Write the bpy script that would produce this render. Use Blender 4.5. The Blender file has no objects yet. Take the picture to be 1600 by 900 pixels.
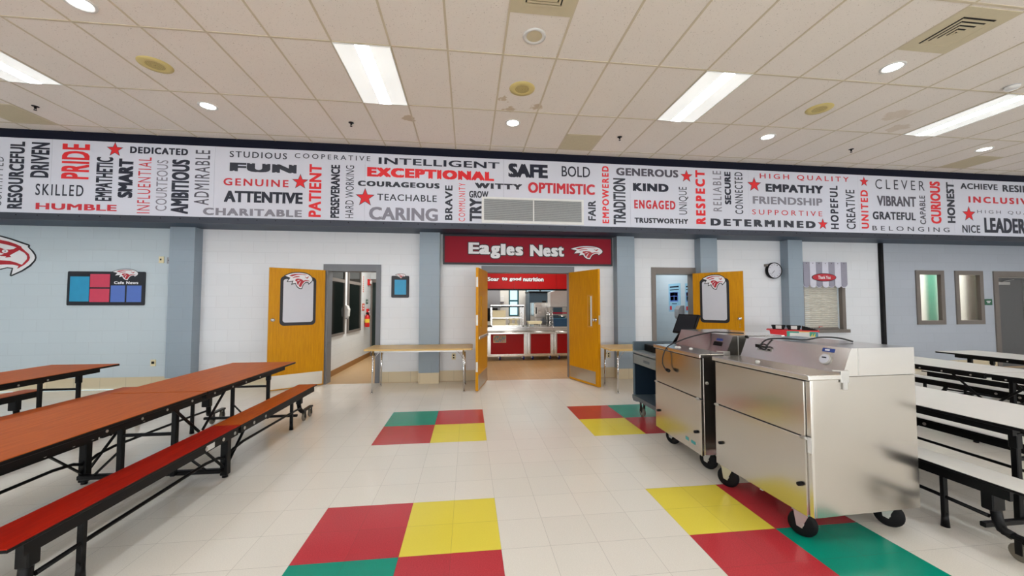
import bpy, bmesh, math, random
from mathutils import Vector, Matrix
random.seed(7)
SC = bpy.context.scene
COL = SC.collection
PI = math.pi
# ------------------------------------------------------------------ camera, world, exposure
CAM_H = 1.4964
yaw, pitch, roll = 0.11597, 0.04112, -0.00032
cd = bpy.data.cameras.new('camera')
cam = bpy.data.objects.new('camera', cd)
COL.objects.link(cam)
cd.sensor_width = 36.0
cd.lens = 36.0 * 586.4 / 1600.0
cd.clip_start = 0.05
cd.clip_end = 200
_f = Vector((math.sin(yaw) * math.cos(pitch), math.cos(yaw) * math.cos(pitch), math.sin(pitch)))
_r = Vector((math.cos(yaw), -math.sin(yaw), 0))
_u = _r.cross(_f)
_r2 = _r * math.cos(roll) + _u * math.sin(roll)
_u2 = -_r * math.sin(roll) + _u * math.cos(roll)
cam.matrix_world = Matrix(((_r2.x, _u2.x, -_f.x, 0), (_r2.y, _u2.y, -_f.y, 0), (_r2.z, _u2.z, -_f.z, CAM_H), (0, 0, 0, 1)))
SC.camera = cam
SC.view_settings.view_transform = 'Standard'
SC.view_settings.look = 'None'
SC.view_settings.gamma = 1.0
SC.view_settings.use_curve_mapping = False
SC.view_settings.exposure = 0.0
SC.cycles.use_denoising = True
SC.cycles.max_bounces = 10
SC.cycles.diffuse_bounces = 6
SC.cycles.sample_clamp_indirect = 6.0
world = bpy.data.worlds.new('world')
SC.world = world
world.use_nodes = True
world.node_tree.nodes['Background'].inputs[0].default_value = (0.62, 0.86, 1.0, 1)   # overcast daylight seen through the kitchen windows
world.node_tree.nodes['Background'].inputs[1].default_value = 1.5
TROFFER_STRENGTH = 30.0
DOWNLIGHT_STRENGTH = 18.0
FILL_POWER = 350.0
YB_WALL = -9.0

def area_lamp(name, x, y, z, sx, sy, power, color=(1, 0.97, 0.92), rot=(0, 0, 0)):
    l = bpy.data.lights.new(name, 'AREA')
    l.shape = 'RECTANGLE'; l.size = sx; l.size_y = sy; l.energy = power; l.color = color
    o = bpy.data.objects.new(name, l); o.location = (x, y, z); o.rotation_euler = rot; COL.objects.link(o)
    return o
area_lamp('corridor_ceiling_lamp', -1.9, 9.4, 2.72, 0.6, 1.8, 50)
area_lamp('kitchen_ceiling_lamp', 1.4, 8.7, 2.93, 1.6, 0.6, 36)
area_lamp('kitchen_rear_ceiling_lamp', 1.8, 12.0, 2.93, 2.4, 1.2, 60)
area_lamp('side_room_ceiling_lamp', 4.1, 8.6, 2.72, 0.6, 1.2, 18)
area_lamp('office_ceiling_lamp', 13.2, 8.4, 2.9, 2.6, 0.8, 120)

# added fill lamps on the unseen rear wall, tilted up to brighten the ceiling
for wx in (-8.6, -2.0, 4.6, 11.2):
    area_lamp('window_daylight', wx, YB_WALL + 0.12, 1.55, 5.6, 2.3, FILL_POWER, (0.93, 0.97, 1.0), (math.radians(90 + 28), 0, 0))
# ------------------------------------------------------------------ helpers
def lin(c):
    return tuple((v / 255 / 12.92 if v / 255 <= 0.04045 else ((v / 255 + 0.055) / 1.055) ** 2.4) for v in c) + (1.0,)

class NT:
    def __init__(s, name):
        s.m = bpy.data.materials.new(name); s.m.use_nodes = True
        s.t = s.m.node_tree; s.b = s.t.nodes['Principled BSDF']
    def n(s, typ, **kw):
        x = s.t.nodes.new(typ)
        for k, v in kw.items(): setattr(x, k, v)
        return x
    def l(s, a, b): s.t.links.new(a, b)
    def math(s, op, a, b=None, c=None):
        x = s.n('ShaderNodeMath', operation=op)
        for i, v in enumerate((a, b, c)):
            if v is None: continue
            if isinstance(v, (int, float)): x.inputs[i].default_value = v
            else: s.l(v, x.inputs[i])
        return x.outputs[0]
    def mix(s, f, a, b, mode='MIX'):
        x = s.n('ShaderNodeMix', data_type='RGBA', blend_type=mode)
        for sock, v in ((x.inputs[0], f), (x.inputs[6], a), (x.inputs[7], b)):
            if isinstance(v, (int, float)): sock.default_value = v
            elif isinstance(v, tuple): sock.default_value = v
            else: s.l(v, sock)
        return x.outputs[2]
    def coord(s):
        return s.n('ShaderNodeTexCoord').outputs['Object']
    def noise(s, scale, detail=3, vec=None, rough=0.5):
        x = s.n('ShaderNodeTexNoise'); x.inputs['Scale'].default_value = scale; x.inputs['Detail'].default_value = detail
        x.inputs['Roughness'].default_value = rough
        s.l(vec if vec is not None else s.coord(), x.inputs['Vector'])
        return x.outputs['Fac']
    def mapping(s, scale, vec=None, rot=(0, 0, 0)):
        x = s.n('ShaderNodeMapping'); x.inputs['Scale'].default_value = scale; x.inputs['Rotation'].default_value = rot
        s.l(vec if vec is not None else s.coord(), x.inputs['Vector'])
        return x.outputs[0]
    def ramp(s, f, lo, hi):
        x = s.n('ShaderNodeMapRange'); x.inputs[1].default_value = lo; x.inputs[2].default_value = hi
        s.l(f, x.inputs[0]); return x.outputs[0]
    def bump(s, h, strength=0.2, dist=0.01):
        x = s.n('ShaderNodeBump'); x.inputs['Strength'].default_value = strength; x.inputs['Distance'].default_value = dist
        s.l(h, x.inputs['Height']); s.l(x.outputs[0], s.b.inputs['Normal'])
    def base(s, v):
        if isinstance(v, tuple): s.b.inputs['Base Color'].default_value = v
        else: s.l(v, s.b.inputs['Base Color'])
    def pbr(s, rough=0.5, metal=0.0, spec=0.5):
        s.b.inputs['Roughness'].default_value = rough; s.b.inputs['Metallic'].default_value = metal
        s.b.inputs['Specular IOR Level'].default_value = spec

def sc_(c, k): return tuple(min(1, v * k) for v in c[:3]) + (1.0,)

def plain(name, rgb, rough=0.5, metal=0.0, var=0.06, scale=12, spec=0.5):
    t = NT(name); c = lin(rgb)
    t.base(t.mix(t.noise(scale), sc_(c, 1 - var), sc_(c, 1 + var))); t.pbr(rough, metal, spec)
    return t.m

def wood(name, rgb, dark, rough=0.35, axis='Y', scale=1.0, spec=0.3):
    t = NT(name)
    st = {'X': (1.2, 14, 14), 'Y': (14, 1.2, 14), 'Z': (14, 14, 0.9)}[axis]
    g = t.noise(3.0 * scale, 6, t.mapping(st), 0.62)
    g2 = t.noise(11.0 * scale, 3, t.mapping(st), 0.7)
    f = t.math('ADD', t.math('MULTIPLY', t.ramp(g, 0.3, 0.72), 0.75), t.math('MULTIPLY', t.ramp(g2, 0.35, 0.7), 0.25))
    t.base(t.mix(f, lin(dark), lin(rgb))); t.pbr(rough, 0, spec)
    return t.m

def block(name, rgb, rough=0.5, mort=0.86, w=0.4064, h=0.2032, ms=0.005, bump=0.25, var=0.035):
    t = NT(name); c = lin(rgb)
    sep = t.n('ShaderNodeSeparateXYZ'); t.l(t.coord(), sep.inputs[0])
    comb = t.n('ShaderNodeCombineXYZ')
    t.l(t.math('ADD', sep.outputs[0], sep.outputs[1]), comb.inputs[0]); t.l(sep.outputs[2], comb.inputs[1])
    br = t.n('ShaderNodeTexBrick', offset=0.5)
    t.l(comb.outputs[0], br.inputs['Vector'])
    for k, v in (('Scale', 1.0), ('Mortar Size', ms), ('Mortar Smooth', 0.4), ('Bias', 0.0), ('Brick Width', w), ('Row Height', h)):
        br.inputs[k].default_value = v
    br.inputs['Color1'].default_value = sc_(c, 1 - var); br.inputs['Color2'].default_value = sc_(c, 1 + var * 0.4); br.inputs['Mortar'].default_value = sc_(c, mort)
    t.base(t.mix(t.noise(3.0), br.outputs['Color'], sc_(c, 0.98))); t.pbr(rough)
    hgt = t.math('SUBTRACT', t.math('MULTIPLY', t.noise(90, 2), 0.12), br.outputs['Fac'])
    t.bump(hgt, bump, 0.004)
    for l in list(t.t.links):
        if l.to_socket == t.b.inputs['Base Color']: pass
    return t.m

def emit(name, rgb, strength):
    t = NT(name)
    t.base(lin(rgb)); t.b.inputs['Emission Color'].default_value = lin(rgb)
    v = t.math('MULTIPLY', t.ramp(t.noise(2.0), -1.0, 1.0), strength / 0.75)
    t.l(v, t.b.inputs['Emission Strength'])
    return t.m

class MB:
    """collects shapes and links them as ONE mesh object"""
    def __init__(s): s.bm = bmesh.new()
    def _mi(s, faces, mi, smooth=False):
        for f in faces: f.material_index = mi; f.smooth = smooth
    def box(s, x0, x1, y0, y1, z0, z1, mi=0, bev=0.0, seg=1, M=None):
        b = bmesh.new(); bmesh.ops.create_cube(b, size=1.0)
        for v in b.verts: v.co = Vector(((x0 + x1) / 2 + v.co.x * (x1 - x0), (y0 + y1) / 2 + v.co.y * (y1 - y0), (z0 + z1) / 2 + v.co.z * (z1 - z0)))
        if bev > 0: bmesh.ops.bevel(b, geom=list(b.edges), offset=bev, segments=seg, affect='EDGES', profile=0.5)
        return s.merge(b, mi, M)
    def merge(s, b, mi=0, M=None, smooth=False, keep=False):
        mp = {}
        for v in b.verts: mp[v] = s.bm.verts.new(M @ v.co if M is not None else v.co)
        for f in b.faces:
            try:
                g = s.bm.faces.new([mp[v] for v in f.verts])
                g.material_index = f.material_index if keep else mi; g.smooth = smooth or f.smooth
            except ValueError: pass
        b.free(); return s
    def cyl(s, p0, p1, r0, r1=None, n=12, mi=0, cap=True, smooth=True):
        p0, p1 = Vector(p0), Vector(p1); r1 = r0 if r1 is None else r1
        d = (p1 - p0).normalized(); a = d.orthogonal().normalized(); b = d.cross(a)
        A = []; B = []
        for i in range(n):
            w = a * math.cos(2 * PI * i / n) + b * math.sin(2 * PI * i / n)
            A.append(s.bm.verts.new(p0 + w * r0)); B.append(s.bm.verts.new(p1 + w * r1))
        for i in range(n):
            f = s.bm.faces.new((A[i], A[(i + 1) % n], B[(i + 1) % n], B[i])); f.material_index = mi; f.smooth = smooth
        if cap:
            f = s.bm.faces.new(A[::-1]); f.material_index = mi
            f = s.bm.faces.new(B); f.material_index = mi
        return s
    def tube(s, pts, r, n=10, mi=0):
        pts = [Vector(p) for p in pts]; rings = []
        up = None
        for i, p in enumerate(pts):
            d = (pts[min(i + 1, len(pts) - 1)] - pts[max(i - 1, 0)]).normalized()
            if up is None: up = d.orthogonal().normalized()
            a = (up - d * up.dot(d)).normalized(); up = a; b = d.cross(a)
            rings.append([s.bm.verts.new(p + (a * math.cos(2 * PI * k / n) + b * math.sin(2 * PI * k / n)) * r) for k in range(n)])
        for A, B in zip(rings, rings[1:]):
            for k in range(n):
                f = s.bm.faces.new((A[k], A[(k + 1) % n], B[(k + 1) % n], B[k])); f.material_index = mi; f.smooth = True
        s.bm.faces.new(rings[0][::-1]).material_index = mi; s.bm.faces.new(rings[-1]).material_index = mi
        return s
    def bar(s, p0, p1, w, h, mi=0):
        """rectangular bar between two points, w sideways, h in the plane with z"""
        p0, p1 = Vector(p0), Vector(p1); d = (p1 - p0); L = d.length; d.normalize()
        up = Vector((0, 0, 1)) if abs(d.z) < 0.95 else Vector((0, 1, 0))
        a = d.cross(up).normalized(); b = a.cross(d)
        M = Matrix(((a.x, d.x, b.x, p0.x), (a.y, d.y, b.y, p0.y), (a.z, d.z, b.z, p0.z), (0, 0, 0, 1)))
        return s.box(-w / 2, w / 2, 0, L, -h / 2, h / 2, mi, min(w, h) * 0.15, 1, M)
    def prism(s, poly, fn, d0, d1, mi=0, mi_side=None, smooth=False):
        """poly 2-D, fn(u, v, d) -> point, extruded from d0 to d1"""
        A = [s.bm.verts.new(fn(u, v, d0)) for u, v in poly]; B = [s.bm.verts.new(fn(u, v, d1)) for u, v in poly]
        n = len(poly); fs = []
        f = s.bm.faces.new(A); f.material_index = mi; fs.append(f)
        f = s.bm.faces.new(B[::-1]); f.material_index = mi; fs.append(f)
        for i in range(n):
            g = s.bm.faces.new((A[i], B[i], B[(i + 1) % n], A[(i + 1) % n])); g.material_index = mi if mi_side is None else mi_side; g.smooth = smooth
        for f in fs: f.normal_update()
        bmesh.ops.triangulate(s.bm, faces=fs, ngon_method='EAR_CLIP')
        return s
    def poly(s, pts, mi=0):
        f = s.bm.faces.new([s.bm.verts.new(p) for p in pts]); f.material_index = mi; f.normal_update()
        if len(pts) > 4: bmesh.ops.triangulate(s.bm, faces=[f], ngon_method='EAR_CLIP')
        return s
    def lathe(s, prof, c=(0, 0, 0), n=24, mi=0, axis='Z', mis=None):
        """prof: (r, h) list"""
        c = Vector(c); rings = []
        def pt(r, h, a):
            u, v = r * math.cos(a), r * math.sin(a)
            return c + {'Z': Vector((u, v, h)), 'X': Vector((h, u, v)), 'Y': Vector((v, h, u))}[axis]
        for r, h in prof:
            rings.append([s.bm.verts.new(pt(max(r, 1e-5), h, 2 * PI * k / n)) for k in range(n)])
        for i, (A, B) in enumerate(zip(rings, rings[1:])):
            for k in range(n):
                f = s.bm.faces.new((A[k], A[(k + 1) % n], B[(k + 1) % n], B[k])); f.smooth = True
                f.material_index = mis[i] if mis else mi
        return s
    def text(s, body, fn, u0, u1, v0, v1, vertical=False, offset=0.0, spacing=1.0, mi=0, grow=0.0):
        """lettering fitted to a rectangle; offset = extra stroke weight in em, grow = outline width in metres"""
        cu = bpy.data.curves.new('lettering', 'FONT'); cu.body = body; cu.space_character = spacing + offset * 0.9; cu.resolution_u = 3
        o = bpy.data.objects.new('lettering', cu); COL.objects.link(o)
        dg = bpy.context.evaluated_depsgraph_get(); me = bpy.data.meshes.new_from_object(o.evaluated_get(dg))
        bpy.data.objects.remove(o); bpy.data.curves.remove(cu)
        w = max(offset, 0.0)
        xs = [v.co.x for v in me.vertices]; ys = [v.co.y for v in me.vertices]
        a0, a1, b0, b1 = min(xs) - w, max(xs) + w, min(ys) - w * 0.6, max(ys) + w * 0.6
        shifts = [(0.0, 0.0)]
        if w > 0.004:
            shifts += [(w * c, w * 0.6 * d) for c, d in ((1, 1), (-1, 1), (1, -1), (-1, -1), (1, 0), (-1, 0))]
        ring = [(0.0, 0.0)] + ([(grow * math.cos(k * PI / 4), grow * math.sin(k * PI / 4)) for k in range(8)] if grow else [])
        lay = 0
        for sx, sy in shifts:
            for gx, gy in ring:
                vs = []; dy = Vector((0, -4e-5 * lay, 0)); lay += 1
                for v in me.vertices:
                    p, q = (v.co.x + sx - a0) / (a1 - a0), (v.co.y + sy - b0) / (b1 - b0)
                    if vertical: u, t = u1 - q * (u1 - u0), v0 + p * (v1 - v0)
                    else: u, t = u0 + p * (u1 - u0), v0 + q * (v1 - v0)
                    vs.append(s.bm.verts.new(fn(u + gx, t + gy) + dy))
                for f in me.polygons:
                    try: g = s.bm.faces.new([vs[i] for i in f.vertices]); g.material_index = mi
                    except ValueError: pass
        bpy.data.meshes.remove(me)
        return s
    def build(s, name, mats, parent=None, loc=None, fix=True):
        if fix: bmesh.ops.recalc_face_normals(s.bm, faces=s.bm.faces)
        me = bpy.data.meshes.new(name); s.bm.to_mesh(me); s.bm.free()
        for m in (mats if isinstance(mats, (list, tuple)) else [mats]): me.materials.append(m)
        o = bpy.data.objects.new(name, me); COL.objects.link(o)
        if parent is not None: o.parent = parent
        if loc is not None: o.location = loc
        return o

def thing(name, label, cat, loc=(0, 0, 0), rz=0.0, group=None):
    o = bpy.data.objects.new(name, None); COL.objects.link(o); o.empty_display_size = 0.1
    o.location = loc; o.rotation_euler = (0, 0, rz); o['label'] = label; o['category'] = cat
    if group: o['group'] = group
    return o
def tag(o, label, cat, group=None):
    o['label'] = label; o['category'] = cat
    if group: o['group'] = group
    return o
def struct(o): o['kind'] = 'structure'; return o
def copy_tree(o, parent=None):
    c = o.copy(); COL.objects.link(c)
    if parent is not None: c.parent = parent
    for ch in list(o.children): copy_tree(ch, c)
    return c
def recopy(o, loc, label, rz=None, group=None):
    c = copy_tree(o); c.location = loc; c['label'] = label
    if rz is not None: c.rotation_euler = (0, 0, rz)
    if group: c['group'] = group
    return c
# ------------------------------------------------------------------ materials
T = 0.3048
FX, FY = 0.2071, 2.9498          # a corner of the coloured floor pattern
GX, GY = -0.2357, 4.0630         # a crossing of the ceiling grid
CEIL = 4.274
YW = 7.39                        # serving-line wall
YF = 6.74                        # face of the bulkhead above it
SOF = 2.845

def vct(name, rgb, var=0.05, fleck=0.16, rough=0.16):
    t = NT(name); c = lin(rgb)
    sep = t.n('ShaderNodeSeparateXYZ'); t.l(t.coord(), sep.inputs[0])
    tx = t.math('DIVIDE', t.math('SUBTRACT', sep.outputs[0], FX), T); ty = t.math('DIVIDE', t.math('SUBTRACT', sep.outputs[1], FY), T)
    comb = t.n('ShaderNodeCombineXYZ'); t.l(t.math('FLOOR', tx), comb.inputs[0]); t.l(t.math('FLOOR', ty), comb.inputs[1])
    wn = t.n('ShaderNodeTexWhiteNoise'); t.l(comb.outputs[0], wn.inputs[0])
    fl = t.ramp(t.noise(130, 4, t.mapping((1, 1.7, 1)), 0.65), 0.35, 0.68)
    tone = t.math('ADD', t.math('MULTIPLY', fl, fleck), t.math('MULTIPLY', wn.outputs[0], var))
    colr = t.mix(tone, sc_(c, 1.0 + fleck * 0.45), sc_(c, 0.35))
    ex = t.math('ABSOLUTE', t.math('SUBTRACT', t.math('FRACT', tx), 0.5)); ey = t.math('ABSOLUTE', t.math('SUBTRACT', t.math('FRACT', ty), 0.5))
    seam = t.ramp(t.math('MAXIMUM', ex, ey), 0.4945, 0.4975)
    t.base(t.mix(t.math('MULTIPLY', seam, 0.34), colr, lin((70, 62, 55))))
    t.l(t.ramp(t.noise(2.2, 4), -1.2, 2.8), t.b.inputs['Roughness'])
    t.b.inputs['Roughness'].default_value = rough; t.b.inputs['Specular IOR Level'].default_value = 0.5
    r = t.n('ShaderNodeMapRange'); r.inputs[1].default_value = 0.2; r.inputs[2].default_value = 0.8; r.inputs[3].default_value = rough - 0.04; r.inputs[4].default_value = rough + 0.08
    t.l(t.noise(2.2, 4), r.inputs[0]); t.l(r.outputs[0], t.b.inputs['Roughness'])
    t.bump(t.noise(0.8, 2), 0.06, 0.02)
    return t.m

def ceiling_mat():
    t = NT('acoustic_ceiling_tile'); c = lin((238, 230, 222))
    sp = t.ramp(t.noise(75, 3, None, 0.7), 0.30, 0.36)
    big = t.noise(1.1, 3)
    colr = t.mix(sp, lin((150, 138, 125)), t.mix(big, sc_(c, 0.95), sc_(c, 1.03)))
    sep = t.n('ShaderNodeSeparateXYZ'); t.l(t.coord(), sep.inputs[0])
    wob = t.math('MULTIPLY', t.math('SUBTRACT', t.noise(9, 3), 0.5), 0.35)
    for x, y, r in ((0.47, 4.98, 0.05), (0.57, 5.22, 0.09), (0.95, 5.10, 0.10), (-0.93, 5.67, 0.08), (6.27, 4.74, 0.16), (6.75, 5.10, 0.14)):   # water stains
        d = t.math('SQRT', t.math('ADD', t.math('POWER', t.math('SUBTRACT', sep.outputs[0], x), 2.0), t.math('POWER', t.math('SUBTRACT', sep.outputs[1], y), 2.0)))
        f = t.ramp(t.math('ADD', d, wob), r, r * 0.75)
        colr = t.mix(t.math('MULTIPLY', f, 0.55 if x < 5 else 0.3), colr, lin((176, 146, 98)))
    t.base(colr); t.pbr(0.9, 0, 0.2)
    t.bump(t.noise(120, 3), 0.15, 0.003)
    return t.m

def steel(name, rgb=(206, 202, 196), rough=0.2, var=0.04):
    t = NT(name); c = lin(rgb)
    smear = t.noise(2.2, 2, None, 0.4)
    t.base(t.mix(smear, sc_(c, 1 - var), sc_(c, 1 + var * 0.6)))
    t.pbr(rough, 1.0)
    r = t.n('ShaderNodeMapRange'); r.inputs[1].default_value = 0.3; r.inputs[2].default_value = 0.7; r.inputs[3].default_value = rough * 0.9; r.inputs[4].default_value = rough * 1.15
    t.l(t.noise(1.6, 1, None, 0.3), r.inputs[0]); t.l(r.outputs[0], t.b.inputs['Roughness'])
    return t.m

M = {}
M['beige'] = vct('beige_floor_tile', (236, 231, 221))
M['t_red'] = vct('red_floor_tile', (194, 58, 66), 0.08, 0.42)
M['t_yellow'] = vct('yellow_floor_tile', (238, 220, 82), 0.04, 0.10)
M['t_green'] = vct('green_floor_tile', (6, 150, 126), 0.05, 0.2)
M['ceiling'] = ceiling_mat()
M['tbar'] = plain('ceiling_grid_metal', (205, 192, 168), 0.5, 0, 0.03)
M['wall_white'] = block('white_painted_block', (230, 233, 238))
M['wall_blue'] = block('pale_blue_painted_block', (196, 209, 217))
M['wall_grey'] = block('grey_blue_painted_block', (178, 185, 196))
M['pilaster'] = block('blue_grey_painted_block', (148, 163, 176), 0.45)
M['base_tile'] = block('tan_base_block', (214, 199, 168), 0.4, 0.62, 0.4064, 0.5, 0.006, 0.3, 0.08)
M['navy'] = plain('navy_paint', (10, 14, 34), 0.6, 0, 0.06, 12, 0.2)
M['soffit'] = plain('dark_blue_soffit_paint', (40, 58, 80), 0.5)
M['bar_grey'] = plain('dark_grey_metal_trim', (60, 64, 74), 0.4, 0.5)
M['screw'] = plain('dark_screw', (18, 18, 22), 0.5, 0.6)
M['frame_grey'] = plain('grey_door_frame_paint', (112, 114, 120), 0.4)
M['frame_taupe'] = plain('taupe_frame_paint', (118, 110, 104), 0.4)
M['door_dark'] = plain('dark_grey_door_paint', (92, 92, 92), 0.4)
M['oak'] = wood('golden_oak_veneer', (218, 156, 2), (190, 124, 0), 0.38, 'Z', 1.3, 0.2)
M['oak_edge'] = wood('oak_edge_band', (222, 166, 74), (196, 132, 40), 0.4, 'Z')
M['kick'] = steel('brushed_kick_plate', (196, 190, 180), 0.35)
M['steel'] = steel('stainless_steel')
M['steel_bright'] = steel('bright_stainless_steel', (224, 222, 218), 0.2)
M['chrome'] = plain('chrome', (210, 210, 212), 0.12, 1.0)
M['black'] = plain('black_enamel', (7, 7, 9), 0.42, 0, 0.06, 12, 0.22)
M['rubber'] = plain('black_rubber', (9, 9, 12), 0.6, 0, 0.06, 12, 0.25)
M['blackframe'] = plain('black_sign_border', (16, 18, 30), 0.45)
M['dark_gap'] = plain('dark_gasket', (22, 22, 24), 0.6)
M['white_board'] = plain('white_board_film', (206, 207, 216), 0.3, 0, 0.02)
M['banner'] = plain('pale_grey_banner_film', (208, 210, 222), 0.5, 0, 0.02, 2)
M['ink_n'] = plain('navy_ink', (14, 20, 42), 0.5)
M['ink_b'] = plain('charcoal_ink', (36, 40, 54), 0.5)
M['ink_s'] = plain('slate_ink', (76, 74, 86), 0.5)
M['ink_g'] = plain('grey_ink', (126, 124, 136), 0.5)
M['ink_r'] = plain('bright_red_ink', (220, 26, 36), 0.5)
M['ink_d'] = plain('crimson_ink', (196, 36, 50), 0.5)
M['sign_red'] = plain('deep_red_sign_panel', (146, 22, 42), 0.6, 0, 0.04, 12, 0.2)
M['kitchen_red'] = plain('red_laminate', (170, 6, 8), 0.4, 0, 0.04, 12, 0.25)
M['white_ink'] = plain('white_ink', (236, 236, 240), 0.5, 0, 0.02)
M['eagle_red'] = plain('eagle_red_ink', (178, 20, 38), 0.45)
M['cream'] = plain('cream_plastic', (226, 214, 176), 0.4)
M['white_plastic'] = plain('white_plastic', (224, 224, 222), 0.35)
M['grey_plastic'] = plain('grey_plastic', (152, 152, 156), 0.4)
M['yellowed'] = plain('yellowed_speaker_paint', (214, 196, 128), 0.5)
M['yellow_shadow'] = plain('yellowed_speaker_slot', (150, 130, 76), 0.6)  # darker copy painting the shade of slots on a flat grille
M['vent'] = plain('tan_vent_metal', (206, 194, 164), 0.5)
M['vent_shade'] = plain('tan_vent_gap', (158, 144, 112), 0.6)  # darker copy painting the shade between the grille slats
M['slot'] = plain('dark_vent_slot', (26, 22, 18), 0.8)
M['cyan'] = plain('cyan_paper', (36, 150, 196), 0.4, 0, 0.08)
M['pink'] = plain('red_pink_paper', (208, 62, 92), 0.4)
M['blue'] = plain('blue_paper', (84, 116, 196), 0.4, 0, 0.05)
M['glass'] = None
g = NT('window_glass'); g.base((0.93, 0.97, 0.96, 1)); g.pbr(0.02); g.b.inputs['Transmission Weight'].default_value = 1.0; g.b.inputs['IOR'].default_value = 1.05
g.l(g.ramp(g.noise(4), -20, 60), g.b.inputs['Roughness']); M['glass'] = g.m
M['lens_side'] = emit('troffer_reflector_glow', (236, 238, 236), 0.62)  # emission stands in for lamp light on the side reflectors
M['lens_core'] = emit('troffer_lamp_core', (240, 248, 255), TROFFER_STRENGTH)
M['can_glow'] = emit('downlight_lamp', (255, 250, 242), DOWNLIGHT_STRENGTH)
M['wood_top'] = wood('orange_brown_laminate', (200, 104, 34), (166, 76, 14), 0.45, 'Y', 1, 0.14)
M['bench_red'] = wood('red_brown_bench_laminate', (186, 34, 4), (140, 10, 0), 0.45, 'Y', 1, 0.14)
M['bench_orange'] = wood('orange_bench_laminate', (200, 98, 14), (168, 66, 4), 0.45, 'Y', 1, 0.14)
M['white_top'] = plain('white_laminate', (242, 240, 235), 0.3, 0, 0.02)
M['fold_top'] = wood('tan_oak_laminate', (226, 192, 124), (204, 164, 96), 0.35, 'X')
M['caster_tread'] = plain('grey_caster_tread', (110, 104, 92), 0.5)
M['galv'] = plain('galvanized_steel', (190, 188, 184), 0.4, 0.8)
M['quarry'] = block('brown_quarry_tile', (180, 142, 94), 0.4, 1.25, 0.2032, 0.2032, 0.008, 0.1, 0.09)
M['hall_floor'] = plain('brown_hall_floor', (190, 156, 112), 0.4, 0, 0.06, 6)
M['hall_base'] = plain('brown_hall_base', (150, 104, 52), 0.45)
M['dark_glass'] = plain('dark_window_pane', (10, 16, 14), 0.06, 0, 0.3, 3)
M['int_white'] = block('interior_white_block', (222, 226, 228))
M['int_blue'] = block('interior_pale_blue_block', (190, 204, 214))
M['plaster'] = plain('off_white_plaster', (216, 214, 208), 0.7, 0, 0.02)

def quarry_fix():
    # the quarry tile lies flat: use x, y instead of x + y, z
    t = M['quarry'].node_tree
    sep = next(n for n in t.nodes if n.type == 'SEPXYZ'); comb = next(n for n in t.nodes if n.type == 'COMBXYZ')
    for l in list(t.links):
        if l.to_node == comb: t.links.remove(l)
    t.links.new(sep.outputs[0], comb.inputs[0]); t.links.new(sep.outputs[1], comb.inputs[1])
    next(n for n in t.nodes if n.type == 'TEX_BRICK').offset = 0.0
quarry_fix()

# ------------------------------------------------------------------ floor, ceiling, walls
XL, XR, YB = -12.0, 16.2, -9.0
m = MB()
xs = [XL] + [FX + k * T for k in (-4, -2, 0, 4, 6, 8)] + [XR]
ys = [YB] + [FY + k * T for k in (-4, -2, 0, 4, 6, 8)] + [7.36]
patt = {(1, 1): 3, (2, 1): 1, (1, 2): 1, (2, 2): 2, (1, 4): 1, (2, 4): 2, (1, 5): 3, (2, 5): 1,
        (4, 1): 1, (5, 1): 3, (4, 2): 2, (5, 2): 1, (4, 4): 2, (5, 4): 1, (4, 5): 1, (5, 5): 3}
vg = {(i, j): m.bm.verts.new((x, y, 0)) for i, x in enumerate(xs) for j, y in enumerate(ys)}
for i in range(len(xs) - 1):
    for j in range(len(ys) - 1):
        f = m.bm.faces.new((vg[i, j], vg[i + 1, j], vg[i + 1, j + 1], vg[i, j + 1])); f.material_index = patt.get((i, j), 0)
struct(m.build('floor', [M['beige'], M['t_red'], M['t_yellow'], M['t_green']]))
struct(MB().box(-0.6, 4.0, 7.36, 13.2, -0.1, 0.0).build('floor_kitchen', M['quarry']))
struct(MB().box(-3.0, -0.6, 7.36, 11.3, -0.1, 0.0).build('floor_corridor', M['hall_floor']))
struct(MB().box(4.0, 9.5, 7.36, 10.2, -0.1, 0.0).build('floor_side_room', M['hall_floor']))
struct(MB().box(9.5, XR, 7.36, 9.6, -0.1, 0.0).build('floor_office', M['hall_floor']))
struct(MB().box(XL, XR, YB, YF + 0.02, CEIL, CEIL + 0.1).build('ceiling', M['ceiling']))
m = MB()
bw = 0.011
for i in range(-19, 28):
    x = GX + i * 0.6096
    if XL < x < XR: m.box(x - bw, x + bw, YB, YF, CEIL - 0.004, CEIL)
for j in range(-10, 3):
    y = GY + j * 1.2192
    if YB < y < YF: m.box(XL, XR, y - bw, y + bw, CEIL - 0.0045, CEIL)
struct(m.build('trim_ceiling_grid', M['tbar']))

def wall_xz(name, x0, x1, z0, z1, y0, y1, holes, zones):
    """wall in the x-z plane with rectangular holes; zones: (x limit, material index)"""
    m = MB()
    X = sorted({x0, x1, *[h for q in holes for h in q[:2]], *[z[0] for z in zones if x0 < z[0] < x1]})
    Z = sorted({z0, z1, *[h for q in holes for h in q[2:]]})
    for a, b in zip(X, X[1:]):
        for c, d in zip(Z, Z[1:]):
            cx, cz = (a + b) / 2, (c + d) / 2
            if any(h[0] < cx < h[1] and h[2] < cz < h[3] for h in holes): continue
            mi = next(z[1] for z in zones if cx < z[0])
            m.box(a, b, y0, y1 if cx < 9.15 else y0 + 0.05, c, d, mi)
    bmesh.ops.remove_doubles(m.bm, verts=m.bm.verts, dist=1e-5)
    inner = {}
    for f in m.bm.faces:
        inner.setdefault(frozenset(v.index for v in f.verts), []).append(f)
    return struct(m.build(name, [M['wall_blue'], M['wall_white'], M['wall_grey'], M['pilaster']]))
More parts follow.
